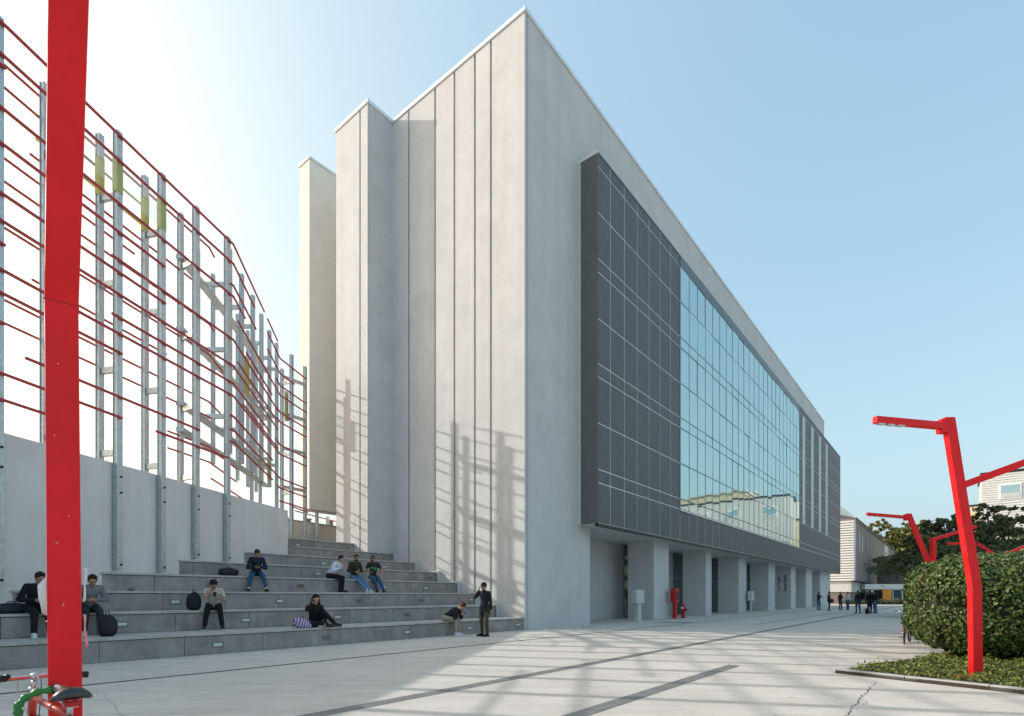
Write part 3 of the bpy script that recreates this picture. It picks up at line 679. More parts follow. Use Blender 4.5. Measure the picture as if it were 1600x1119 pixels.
# ================================================================ far buildings
# extension behind the big box: striped end wall, panelled long side, sloping metal roof
fx, fy = 55.3, 88.0
far = empty('rear_building', (fx, fy, 0), TH, 'two storey building beyond the arcade with white striped end wall and pale green sloping roof', 'building')
MB().box(0, 82, 0, 18, 3.85, 13.9).build('wall', 'greymesh', far)
MB().box(.5, 82, .6, 17, 0, 3.84).build('ground_floor_wall', 'brick', far)
MB().box(.3, 82, .4, .58, 2.0, 3.84).box(.3, .48, .6, 17, 2.0, 3.84).build('fascia_band', 'greybox', far)
for i in range(24):
    MB().box(-.14, -.002, -.05, 18, 3.85+i*.41, 3.85+i*.41+.28).build('siding_board', 'lightclad', far)
me_ = MB().box(0, 1.38, -.08, -.005, 3.9, 13.7).mesh('facade_panel', 'greymesh')
for i in range(1, 54): inst('facade_panel', me_, far, (i*1.5, random.uniform(-.03, .0), 0))
MB().box(0, 1.4, -.12, -.003, 3.86, 13.7).build('corner_panel', 'greybox', far)
MB().add([(-.2, -.35, 13.9), (82.2, -.35, 13.9), (82.2, 6.0, 20.2), (-.2, 6.0, 20.2), (82.2, 18, 20.2), (-.2, 18, 20.2)], [(0, 1, 2, 3), (3, 2, 4, 5), (0, 3, 5), (1, 4, 2)]).build('roof', 'greenroof', far)
MB().box(-.3, 82.3, -.45, -.3, 13.75, 13.98).build('gutter', 'dark', far)
MB().box(-.3, 82, -.3, .4, 3.7, 3.84).build('drip_edge', 'dark', far)
for i, s_ in enumerate((5.4, 9.6)):
    MB().box(s_, s_+.25, -.2, -.09, 9, 12).build('downpipe', 'white', far)
for z in (4.6, 7.2):
    f = MB().box(50, 60, -.16, -.09, z, z+2.3).build('window', 'white', far); MB().box(51, 59, -.18, -.162, z+.25, z+2.05).build('pane', 'darkglass', f)
for i in range(5):
    for j in range(2): MB().box(50+i*2.1, 51.9+i*2.1, -.15, -.09, 9.8+j*1.9, 11.5+j*1.9).build('louvre_panel', 'greybox', far)
# entrance pavilion
def fpt(px, Y): return ((px-800)/850*Y, Y)
ent = empty('entrance_pavilion', (65.5, 97, 0), 0, 'low glazed entrance pavilion with a white canopy band beyond the plaza', 'building')
MB().box(-2.5, 12, 0, 8, 0, 2.0).build('back_wall', 'darkglass', ent)
MB().box(-3.2, 12, -1.0, 8.2, 2.55, 3.45).build('canopy', 'lightclad', ent)
for x in (-1.2, .45, 2.1, 3.75, 5.2, 6.8):
    f = MB().box(x, x+.13, -.4, -.2, 0, 2.55).box(x+.13, x+1.52, -.38, -.22, 2.42, 2.55).box(x+.13, x+1.52, -.38, -.22, 0, .12).build('door', 'white', ent)
    MB().box(x+.14, x+1.5, -.33, -.30, .12, 2.42).build('pane', 'doorglass', f)
MB().box(-.3, .1, -1.02, -1.0, 3.0, 3.12).build('sign_plate', 'dark', ent)
MB().box(5.6, 14, 2, 9, 3.46, 9.0).build('upper_wall', 'greymesh', ent)
MB().box(6, 14, -.5, 8, 6.8, 7.3).box(6, 6.4, -.5, 2, 3.46, 6.8).build('upper_canopy', 'brick', ent)
od = MB().box(65.2, 66.7, 95.6, 95.75, 0.05, 2.5).build('orange_screen_panel', 'orange'); tag(od, 'orange upright panel standing in front of the glass entrance doors', 'panel')
# low dark hedge strip by the rear building
pts = [(random.uniform(-7, 9), random.gauss(0, .35), abs(random.gauss(.35, .2))) for _ in range(5000)]
hs = empty('low_hedge', (59.5, 86, 0), 0, 'low dark hedge strip along the foot of the rear building', 'hedge')
o = leaves('foliage', pts, [(0, 0, 1)]*len(pts), .16, 'cedarleaf', hs, 1.0); o['kind'] = 'stuff'
# white siding building on the right
sb = empty('siding_building', (86.4, 100, 0), TH, 'white siding building with one framed window above the trees at the right', 'building')
MB().box(.0, 14, -30, 0, 0, 23.6).build('wall', 'greybox', sb)
for i in range(24): MB().box(-.16, -.004, -30, 0.05, 13.4+i*.425, 13.4+i*.425+.33).build('siding_board', 'lightclad', sb)
MB().box(-.35, 14, -30, .25, 23.62, 23.95).build('roof_edge', 'dark', sb)
for wy in (-5.3, -13.5, -21.7):
    f = MB().box(-.30, -.165, wy, wy+3.0, 18.8, 21.5).build('window', 'white', sb); MB().box(-.34, -.302, wy+.25, wy+2.75, 19.05, 21.25).build('pane', 'pane', f); MB().box(-.38, -.342, wy+.25, wy+2.75, 19.05, 19.8).build('blind', 'greybox', f)
MB().box(5, 14, .02, 2.2, 0, 18.6).build('side_wing', 'creambuild', sb)
MB().box(4.8, 14, .02, 2.4, 18.62, 18.9).build('roof_edge', 'dark', sb)
# yellow rendered buildings across the plaza (seen as reflections in the curtain wall)
def mirror(px, k, py):      # point k view-depths beyond the glass on the mirrored ray of a pixel
    t = (px-800)/850; fxx, fyy = AX-uy*BD, AY+ux*BD; s_ = (fyy*t-fxx)/(ux-uy*t); Y = fyy+uy*s_
    n = Vector((uy, -ux)); d = Vector((t, 1)); r = d-2*d.dot(n)*n
    return (t*Y+r.x*k, Y+r.y*k, H+(932-py)/850*(Y+k))
def yellow(c, w, d, label):
    h = c[2]; r = empty('yellow_building', (c[0], c[1], 0), TH, label, 'building')
    MB().box(0, w, -d, 0, 0, h).build('wall', 'creambuild', r); MB().box(-.4, w+.4, -d-.4, .4, h, h+.4).build('roof_edge', 'greybox', r)
    for j in range(int(h/4.2)):
        z = h-4.6-j*4.2
        for i in range(int(d/7)):
            y = -2.5-i*7; f = MB().box(-.12, -.003, y-2.6, y, z, z+2.4).build('window', 'lightclad', r); MB().box(-.14, -.122, y-2.4, y-.2, z+.2, z+2.2).build('pane', 'darkglass', f)
        for i in range(int(w/7)):
            x = 2.5+i*7; f = MB().box(x, x+2.6, .003, .12, z, z+2.4).build('window', 'lightclad', r); MB().box(x+.2, x+2.4, .122, .14, z+.2, z+2.2).build('pane', 'darkglass', f)
yellow(mirror(1165, 92, 768), 30, 48, 'taller yellowish rendered block across the plaza, mirrored in the glass')
yellow(mirror(1205, 88, 806), 26, 14, 'lower yellowish rendered block across the plaza, mirrored beside the taller one')

# ================================================================ red lamps
def lamp(x, y, lean, label, arm_l=(-1.25, -.22, .03), arm_r=None, zk=1.44, zt=3.97, wdt=.148, dep=.10, rz=0, z0=.055, sides=2, grp='red angular lamp posts'):
    r = empty('street_lamp', (x, y, z0), rz, label, 'street lamp', grp)
    hz = zt-z0; k = zk-z0
    def sect(cx, cy, z, w, d): return [(cx-w/2, cy-d/2, z), (cx+w/2, cy-d/2, z), (cx+w/2, cy+d/2, z), (cx-w/2, cy+d/2, z)]
    m = MB(); a = sect(0, 0, 0, wdt, dep)+sect(-.02, 0, k, wdt*.99, dep)+sect(-.02+lean[0], lean[1], hz, wdt, dep)
    m.add(a, [(3, 2, 1, 0), (8, 9, 10, 11)]+[(i*4+j, i*4+(j+1) % 4, i*4+4+(j+1) % 4, i*4+4+j) for i in range(2) for j in range(4)])
    m.build('column', 'red', r, bevel=.006)
    pt = MB().box(-.2, .2, -.2, .2, -.02, .018); pt.build('base_plate', 'red', r)
    for bx in (-.15, .15):
        for by in (-.15, .15): MB().lathe((bx, by, .018), (0, 0, 1), [(0, .02), (.02, .02), (.021, .01), (.04, .01)], 6).build('bolt', 'dark', r)
    MB().box(-wdt/2-.002, wdt/2+.002, -dep/2-.002, dep/2+.002, -.002, .002, mx=Matrix.Translation((-.02, 0, k))).build('weld_seam', 'redhyd', r)
    rs = random.Random(int(x*100))
    sc = MB()
    for i in range(5):
        z = rs.uniform(.3, k*.98); xx = rs.uniform(-wdt*.42, wdt*.42)-.02*z/k; L = rs.uniform(.004, .016); sc.bar((xx, -dep/2-.0006, z), (xx+rs.uniform(-.01, .01), -dep/2-.0006, z-L), .0018, .0012, up=(0, 1, 0))
    sc.build('scratches', 'white', r)
    top = Vector((-.02+lean[0], lean[1], hz-.13))
    if arm_l:
        al = Vector(arm_l); p = top+al.normalized()*(wdt/2)*.9
        am = MB().bar(p, top+al, .085, .10); am.build('lamp_arm', 'red', r, bevel=.005)
        dr = (al).normalized()
        for i in range(3):
            c = top+al*(.92-.13*i)-Vector((0, 0, .056)); MB().bar(c-dr*.055, c+dr*.055, .075, .012).build('led_panel', 'lampglass', r)
        MB().box(-.05, .05, -dep/2-.012, dep/2+.012, -.10, .10, mx=Matrix.Translation(top+Vector((-wdt/2-.01, 0, .0)))).build('arm_bracket', 'red', r)
    if arm_r:
        q = Vector((-.02, 0, k)).lerp(top, arm_r[0]); e = q+Vector(arm_r[1]); MB().bar(q+(e-q).normalized()*.06, e, .10, .10).build('branch_arm', 'red', r, bevel=.004)
        if len(arm_r) > 2: MB().bar(e, e+Vector(arm_r[2]), .10, .10).build('branch_arm', 'red', r, bevel=.004)
    return r
lamp(6.99, 8.20, (-.40, .0), 'tall red lamp post rising from the planting bed in front of the hedge', arm_r=(.62, (1.6, -.3, .62)), sides=1)
lamp(14.3, 17.9, (-1.02, .3), 'red lamp post behind the hedge with an arm pointing left over the forecourt', arm_l=(-1.45, -.1, .10), z0=0, zk=1.0, zt=4.05)
def bentpole(x, y, pts, label, w=.16):
    r = empty('street_lamp', (x, y, 0), 0, label, 'street lamp', 'red angular lamp posts')
    P = [Vector(p) for p in pts]
    names = ['column', 'lamp_arm', 'branch_arm']
    for i in range(len(P)-1): 
        e = (P[i+1]-P[i]).normalized()*w*.45
        MB().bar(P[i]-(e if i else Vector()), P[i+1], w*(1 if i == 0 else .75), w*(1 if i == 0 else .8)).build(names[min(i, 2)], 'red', r, bevel=.004)
    MB().box(-.2, .2, -.2, .2, -.01, .03).build('base_plate', 'red', r)
    return r
def zz(py, Y): return H+(932-py)/850*Y
Yb = 22.5; xb = (1458-800)/850*Yb
bentpole(xb, Yb, [(0, 0, 0), (0, 0, zz(843, Yb)), ((1525-1458)/850*Yb, 0, zz(823, Yb))], 'red lamp post behind the hedge with an upright column and an arm pointing right')
Yb = 27; xb = (1553-800)/850*Yb
bentpole(xb, Yb, [(0, 0, 0), (0, 0, zz(866, Yb)), ((1524-1553)/850*Yb, 0, zz(848, Yb)), ((1480-1553)/850*Yb, 0, zz(850, Yb))], 'red lamp post with a bent arm, partly hidden by the dark tree and hedge', .15)
Yb = 20; xb = (1640-800)/850*Yb
bentpole(xb, Yb, [(0, 0, 0), (0, 0, zz(840, Yb)), ((1566-1640)/850*Yb, 0, zz(868, Yb))], 'red lamp post whose sloping arm shows above the hedge at the right edge', .15)
# near lamp post, left
nl_ = lamp(-2.20, 2.69, (.055, -.78), 'tall red lamp post close to the camera with torn paper notices taped to it', arm_l=(-1.0, .5, .12), zk=2.71, zt=4.25, wdt=.13, dep=.085, rz=math.radians(38), z0=0)
def flyer(pts, m, label, thick=.0012, cat='notice'):
    """curled sheet: grid between four corners with a bulge"""
    a, b, c, d = [Vector(p) for p in pts]; n = 7; vs = []
    nn = (b-a).cross(d-a).normalized()
    for i in range(n):
        for j in range(n):
            u, v = i/(n-1), j/(n-1); p = a.lerp(b, u).lerp(d.lerp(c, u), v)
            p += nn*(.10*(b-a).length*math.sin(u*4.2+v*2)+.03*(b-a).length*math.sin(v*9+u)); vs.append(p)
    base = a.copy(); me = MB().add([q-base for q in vs], [(i*n+j, (i+1)*n+j, (i+1)*n+j+1, i*n+j+1) for i in range(n-1) for j in range(n-1)], 0, True)
    o = me.build('paper_notice', m, loc=base); sm = o.modifiers.new('sheet', 'SOLIDIFY'); sm.thickness = thick
    tag(o, label, cat, 'papers on the near lamp post'); return o
def np_(px, py, Y): return ((px-800)/850*Y, Y, H+(932-py)/850*Y)
flyer([np_(77, 893, 2.64), np_(59, 915, 2.60), np_(66, 958, 2.60), np_(77, 964, 2.64)], 'paper', 'crumpled white paper flapping off the left side of the near lamp post')
flyer([np_(81, 862, 2.64), np_(76, 862, 2.66), np_(74, 890, 2.66), np_(80, 890, 2.64)], 'paper', 'thin strip of white paper high on the left edge of the near lamp post')
flyer([np_(130, 887, 2.645), np_(139, 888, 2.60), np_(134, 940, 2.61), np_(130, 940, 2.645)], 'paper', 'white folded paper sticking out on the right side of the near lamp post')
flyer([np_(130, 960, 2.645), np_(135, 960, 2.61), np_(139, 1010, 2.61), np_(130, 1016, 2.645)], 'pinkpaper', 'faded pink leaflet hanging low on the right side of the near lamp post')
tp = MB().tube([np_(72, 971, 2.66), np_(77, 970, 2.62), np_(84, 970.5, 2.63)], .0025, 6).build('string', 'white'); tag(tp, 'short white string tied round the near lamp post', 'string')

# ================================================================ hydrant, cabinets
cb = empty('hydrant_cabinet', L2W(13.55, -.42), TH, 'red fire hose cabinet on a red post beside the first pillar', 'cabinet')
MB().box(-.30, .30, -.14, .14, .95, 1.72).build('cabinet_box', 'redhyd', cb, bevel=.02)
MB().box(-.245, .245, -.155, -.142, 1.0, 1.67).build('cabinet_door', 'red', cb, bevel=.004)
MB().box(-.19, .19, -.162, -.156, 1.1, 1.58).build('cabinet_glass', 'black', cb)
MB().box(-.11, .11, -.09, .09, 0, .95).build('post', 'redhyd', cb)
hy = empty('fire_hydrant', L2W(14.75, -.45), TH, 'short red fire hydrant standing beside the red cabinet', 'hydrant')
MB().lathe((0, 0, 0), (0, 0, 1), [(0, .15), (.05, .15), (.06, .10), (.45, .10), (.46, .14), (.52, .14), (.53, .12), (.70, .12), (.80, .075), (.82, .04), (.88, .04)], 16).build('barrel', 'redhyd', hy)
for sx in (-1, 1): MB().lathe((sx*.10, 0, .60), (sx, 0, 0), [(0, .06), (.08, .06), (.081, .075), (.12, .075)], 10).build('outlet', 'white' if sx < 0 else 'redhyd', hy)
MB().lathe((0, -.10, .50), (0, -1, 0), [(0, .07), (.09, .07), (.091, .085), (.13, .085)], 10).build('outlet', 'redhyd', hy)
def gbox(s_, w_, bw, z0, z1, label, legs):
    r = empty('utility_cabinet', L2W(s_, w_), TH, label, 'cabinet', 'grey utility cabinets on posts')
    MB().box(-bw/2, bw/2, -.14, .14, z0, z1).build('cabinet_box', 'greybox', r, bevel=.012); MB().box(-bw/2+.02, bw/2-.02, -.152, -.142, z0+.02, z1-.02).build('cabinet_door', 'greybox', r, bevel=.003)
    MB().box(bw/2-.08, bw/2-.05, -.165, -.153, (z0+z1)/2-.05, (z0+z1)/2+.05).build('lock', 'dark', r)
    if legs == 1: MB().box(-.17, .17, -.1, .1, .03, z0).build('post', 'greybox', r)
    else:
        for sx in (-.1, .1): MB().box(sx-.035, sx+.035, -.05, .05, .03, z0).build('post', 'greybox', r)
    MB().box(-.22, .22, -.14, .14, 0, .028).build('base_plate', 'greybox', r)
gbox(9.2, -.25, .92, .92, 1.62, 'wide light grey utility cabinet on one post before the first recess', 1)
gbox(29.25, -.3, .85, .95, 1.70, 'smaller light grey utility cabinet on two legs beside the third pillar', 2)

# ================================================================ bicycles
def wheel(name, c, R, parent, ax, sp=28, mat_='black'):
    ax = Vector(ax).normalized(); x = ax.orthogonal().normalized(); y = ax.cross(x)
    w = bpy.data.objects.new(name, None); COL.objects.link(w); w.parent = parent; w.location = c
    def ring(r, t, n=40): return [x*math.cos(2*math.pi*i/n)*r+y*math.sin(2*math.pi*i/n)*r for i in range(n)]+[x*r+y*0+x*0]
    def torus(r, t, m, nm, n=44, k=8):
        vs = []; 
        for i in range(n):
            a = 2*math.pi*i/n; d = x*math.cos(a)+y*math.sin(a)
            for j in range(k): b = 2*math.pi*j/k; vs.append(d*(r+t*math.cos(b))+ax*t*math.sin(b))
        fs = [(i*k+j, ((i+1) % n)*k+j, ((i+1) % n)*k+(j+1) % k, i*k+(j+1) % k) for i in range(n) for j in range(k)]
        MB().add(vs, fs, 0, True).build(nm, m, w)
    torus(R-.022, .021, 'black', 'tyre'); torus(R-.048, .010, 'chrome', 'rim')
    s = MB()
    for i in range(sp):
        a = 2*math.pi*i/sp; d = x*math.cos(a)+y*math.sin(a); hub = ax*(.03 if i % 2 else -.03)
        s.tube([hub+d*.015, d*(R-.05)], .0013, 4)
    s.lathe(-ax*.045, ax, [(0, .016), (.01, .022), (.08, .022), (.09, .016)], 10); s.build('spokes', 'chrome', w)
    return w
def bicycle(loc, rz, label, frame='bikered', turn=0.0, sad_z=.86, bar_z=.87):
    """local +x is forward; origin on the ground below the seat post"""
    b = empty('bicycle', loc, rz, label, 'bicycle')
    R = .31; rear = Vector((-.36, 0, R)); bb = Vector((.05, 0, .27)); hd_t = Vector((.60, 0, .785)); hd_b = Vector((.635, 0, .655)); fr = Vector((.74, 0, R))
    seat = Vector((-.055, 0, .755)); 
    t = MB()
    t.tube([seat, hd_t-Vector((0, 0, .02))], .0155); t.tube([bb, hd_b], .017); t.tube([bb, seat], .015); t.tube([hd_b, hd_t], .019)
    for sy in (-.05, .05): t.tube([bb+Vector((0, sy*.5, 0)), rear+Vector((0, sy, 0))], .010); t.tube([seat-Vector((0, 0, .02)), rear+Vector((0, sy, 0))], .009)
    t.build('frame', frame, b)
    f = MB(); 
    for sy in (-.045, .045): f.tube([hd_b+Vector((.0, sy*.6, -.02)), hd_b+Vector((.02, sy, -.05)), fr+Vector((-.03, sy, .08)), fr+Vector((0, sy, 0))], [.015, .014, .011, .008])
    f.bar(hd_b+Vector((.01, -.04, -.02)), hd_b+Vector((.01, .04, -.02)), .03, .03); f.build('fork', frame, b)
    wheel('front_wheel', fr, R, b, (math.sin(turn)*-1, math.cos(turn), 0)); wheel('rear_wheel', rear, R, b, (0, 1, 0))
    st = MB(); st.tube([hd_t, Vector((.575, 0, bar_z-.02))], .0125); st.lathe(hd_t-Vector((0, 0, .008)), (hd_t-hd_b), [(0, .022), (.012, .024), (.02, .020), (.03, .024), (.042, .018)], 12)
    st.ell((.575, 0, bar_z), (.024, .02, .022)); st.build('stem', 'chrome', b)
    bd = Vector((math.sin(turn)*-1, math.cos(turn), 0)); c = Vector((.575, 0, bar_z)); fwd = Vector((math.cos(turn), math.sin(turn), 0))
    hb = MB(); hb.tube([c-bd*.20-fwd*.05+Vector((0, 0, -.006)), c-bd*.10, c, c+bd*.10, c+bd*.20-fwd*.05+Vector((0, 0, .022))], .0115, 10); hb.build('handlebar', 'chrome', b)
    for sgn in (-1, 1):
        e = c+bd*.20*sgn-fwd*.05+Vector((0, 0, .008+.014*sgn)); i_ = c+bd*.11*sgn-fwd*.018+Vector((0, 0, .004))
        MB().tube([i_, e+(e-i_)*.12], [.016, .017], 10).build('grip', 'black', b)
        k = MB(); l0 = c+bd*.105*sgn-fwd*.01; k.tube([l0, l0+fwd*.045-Vector((0, 0, .01)), l0+fwd*.055+bd*.10*sgn-Vector((0, 0, .02))], [.009, .007, .006], 6); k.ell(l0+Vector((0, 0, .014)), (.022, .014, .014)); k.build('brake_lever', 'black' if sgn > 0 else 'chrome', b)
        cpt = l0+fwd*.03
        MB().tube([cpt, cpt+fwd*.08-bd*.06*sgn+Vector((0, 0, -.02)), hd_t+fwd*.09+bd*.05*sgn-Vector((0, 0, .02)), hd_t-fwd*.02+bd*.018*sgn-Vector((0, 0, .12))], .0022, 5).build('brake_cable', 'chrome' if sgn > 0 else 'black', b)
    # saddle: shaped shell
    vs = []; n = 15; kk = 12
    for i in range(n):
        u = i/(n-1); x = .15-.27*u; wd = .020+.055*(1/(1+math.exp(-(u-.60)*12))); hgt = .013+.012*u
        zc = sad_z+.006*math.cos(u*3.2)+.012*u*u
        if i == 0: wd *= .45; hgt *= .5
        if i == n-1: wd *= .72; hgt *= .6
        for j in range(kk):
            a = 2*math.pi*j/kk; ca, sa = math.cos(a), math.sin(a)
            vs.append((x, wd*ca, zc+(hgt*sa if sa > 0 else hgt*1.3*sa)-.028*(abs(ca)**2.5)*min(1, wd/.05)))
    fs = [(i*kk+j, i*kk+(j+1) % kk, (i+1)*kk+(j+1) % kk, (i+1)*kk+j) for i in range(n-1) for j in range(kk)]+[tuple(range(kk))[::-1], tuple(range((n-1)*kk, n*kk))]
    sd = MB().add(vs, fs, 0, True).build('saddle', mat('saddle_vinyl', (.028, .026, .024), .28, spec=.7, var=.25, vscale=30), b)
    sr = MB()
    for sy in (-.02, .02): sr.tube([(.11, sy*.5, sad_z-.015), (.05, sy, sad_z-.045), (-.05, sy, sad_z-.048), (-.10, sy*1.8, sad_z-.02)], .0035, 6)
    sr.tube([seat, (-.072, 0, sad_z-.05)], .0125, 10); sr.box(-.10, -.045, -.022, .022, sad_z-.062, sad_z-.040)
    sr.build('seat_post', 'chrome', b); MB().box(-.125, -.105, -.03, .03, sad_z-.055, sad_z-.035).build('tail_reflector', 'redhyd', b)
    pk = MB(); pk.lathe(bb-Vector((0, .05, 0)), (0, 1, 0), [(0, .09), (.004, .095), (.008, .09)], 24); pk.tube([bb+Vector((0, -.06, 0)), bb+Vector((.12, -.07, -.11))], .01); pk.tube([bb+Vector((0, .06, 0)), bb+Vector((-.12, .07, .11))], .01)
    pk.box(.08, .17, -.15, -.07, .15, .17); pk.box(-.17, -.08, .07, .15, .37, .39); pk.build('crankset', 'dark', b)
    MB().box(.62, .66, -.035, .035, .60, .66).build('front_light', 'black', b)
    return b
bs = Vector((-1.985, 2.42, 0)); bh = Vector((-2.62, 2.92, 0)); dr = (bh-bs)
bicycle((bs.x, bs.y, 0), math.atan2(dr.y, dr.x), 'red bicycle with black saddle chained to the near lamp post', turn=0.0)
# green chain lock: wraps the top tube and the post
lk = empty('chain_lock', (-2.25, 2.62, .6), 0, 'green fabric sleeved chain lock looped round the bicycle frame and post', 'lock')
ch = [Vector(p)-Vector((-2.25, 2.62, .6)) for p in ((-2.20, 2.60, .835), (-2.24, 2.57, .83), (-2.27, 2.53, .805), (-2.275, 2.50, .77), (-2.265, 2.50, .73), (-2.275, 2.51, .69), (-2.25, 2.52, .64), (-2.21, 2.56, .60), (-2.15, 2.68, .60), (-2.235, 2.80, .66), (-2.27, 2.82, .74), (-2.27, 2.74, .80))]
P = []
for i in range(len(ch)-1):
    for q in range(6): P.append(ch[i].lerp(ch[i+1], q/6))
P = [P[0]]+[(P[i-1]+P[i]*2+P[i+1])/4 for i in range(1, len(P)-1)]+[P[-1]]
MB().tube(P, [.0165+.0035*math.sin(i*1.25) for i in range(len(P))], 10).build('chain_sleeve', 'green', lk)
MB().box(.02, .06, -.02, .01, .215, .25).build('lock_body', 'dark', lk, bevel=.004)
rb = gpt(1436, 1009); rb_ = bicycle((rb.x+.40, rb.y+.95, 0), math.radians(228), 'red bicycle parked behind the hedge with only its front wheel showing', turn=.1)
r2 = gpt(1452, 1008); rbx = MB().box(-.35, .35, -.05, .05, .02, .20).box(-.35, -.30, -.05, .05, .2, .5).box(.30, .35, -.05, .05, .2, .5).build('bicycle_rack', 'redhyd', loc=(r2.x+.3, r2.y+.1, 0)); tag(rbx, 'low red rack peeking out from under the rear hedge beside the wheel', 'bicycle rack')
fb = bicycle((64.0, 93.8, 0), math.radians(10), 'dark bicycle leaning before the orange panel at the far entrance', frame='dark')
# ================================================================ people
SK = {'fair': (.48, .29, .21), 'tan': (.36, .20, .135)}
_mc = {}
def cmat(col, rough=.85, var=.12, vs=25):
    k = (col, rough)
    if k not in _mc: _mc[k] = mat('cloth', col, rough, var=var, vscale=vs, bump=.35, bscale=45, spec=.2, bdist=.008)
    return _mc[k]
def ik(a, c, l1, l2, pole):
    a, c, pole = Vector(a), Vector(c), Vector(pole); d = c-a; L = min(d.length, (l1+l2)*.999); dn = d.normalized(); c = a+dn*L
    x = (l1*l1-l2*l2+L*L)/(2*L); h = math.sqrt(max(0, l1*l1-x*x)); p = (pole-dn*pole.dot(dn)).normalized()
    return a+dn*x+p*h, c
def fin(mb, name, m, parent, vox):
    me = mb.mesh(name, m); o = bpy.data.objects.new(name, me); COL.objects.link(o)
    r = o.modifiers.new('r', 'REMESH'); r.mode = 'VOXEL'; r.voxel_size = vox; r.use_smooth_shade = True
    s = o.modifiers.new('s', 'SMOOTH'); s.iterations = 3; s.factor = .5
    dg = bpy.context.evaluated_depsgraph_get(); me2 = bpy.data.meshes.new_from_object(o.evaluated_get(dg)); o.modifiers.clear(); o.data = me2; o.data.name = name
    if parent: o.parent = parent
    return o
def hand(mb, wrist, direction, palm_n, side, curl=.6, s=1.0):
    d = Vector(direction).normalized(); n = Vector(palm_n); n = (n-d*n.dot(d)).normalized(); x = d.cross(n)*side
    pc = wrist+d*.045*s
    for k in (-1, 0, 1): mb.capsule(wrist+x*k*.014*s, .015*s, wrist+d*.082*s+x*k*.024*s, .0135*s, 8)
    for i, (o_, L) in enumerate(((-.032, .060), (-.011, .074), (.011, .078), (.032, .070))):
        b = wrist+d*.080*s+x*o_*s; a1 = curl*.7; a2 = curl*1.7
        p1 = b+(d*math.cos(a1)+n*math.sin(a1))*L*.5*s; p2 = p1+(d*math.cos(a2)+n*math.sin(a2))*L*.5*s
        mb.capsule(b, .0098*s, p1, .009*s, 7); mb.capsule(p1, .009*s, p2, .0078*s, 7)
    tb = wrist+d*.025*s+x*.030*s; t1 = tb+(d*.6+x*.65+n*.35).normalized()*.042*s; t2 = t1+(d*.85+n*.45).normalized()*.032*s
    mb.capsule(tb, .014*s, t1, .0115*s, 7); mb.capsule(t1, .0115*s, t2, .009*s, 7)
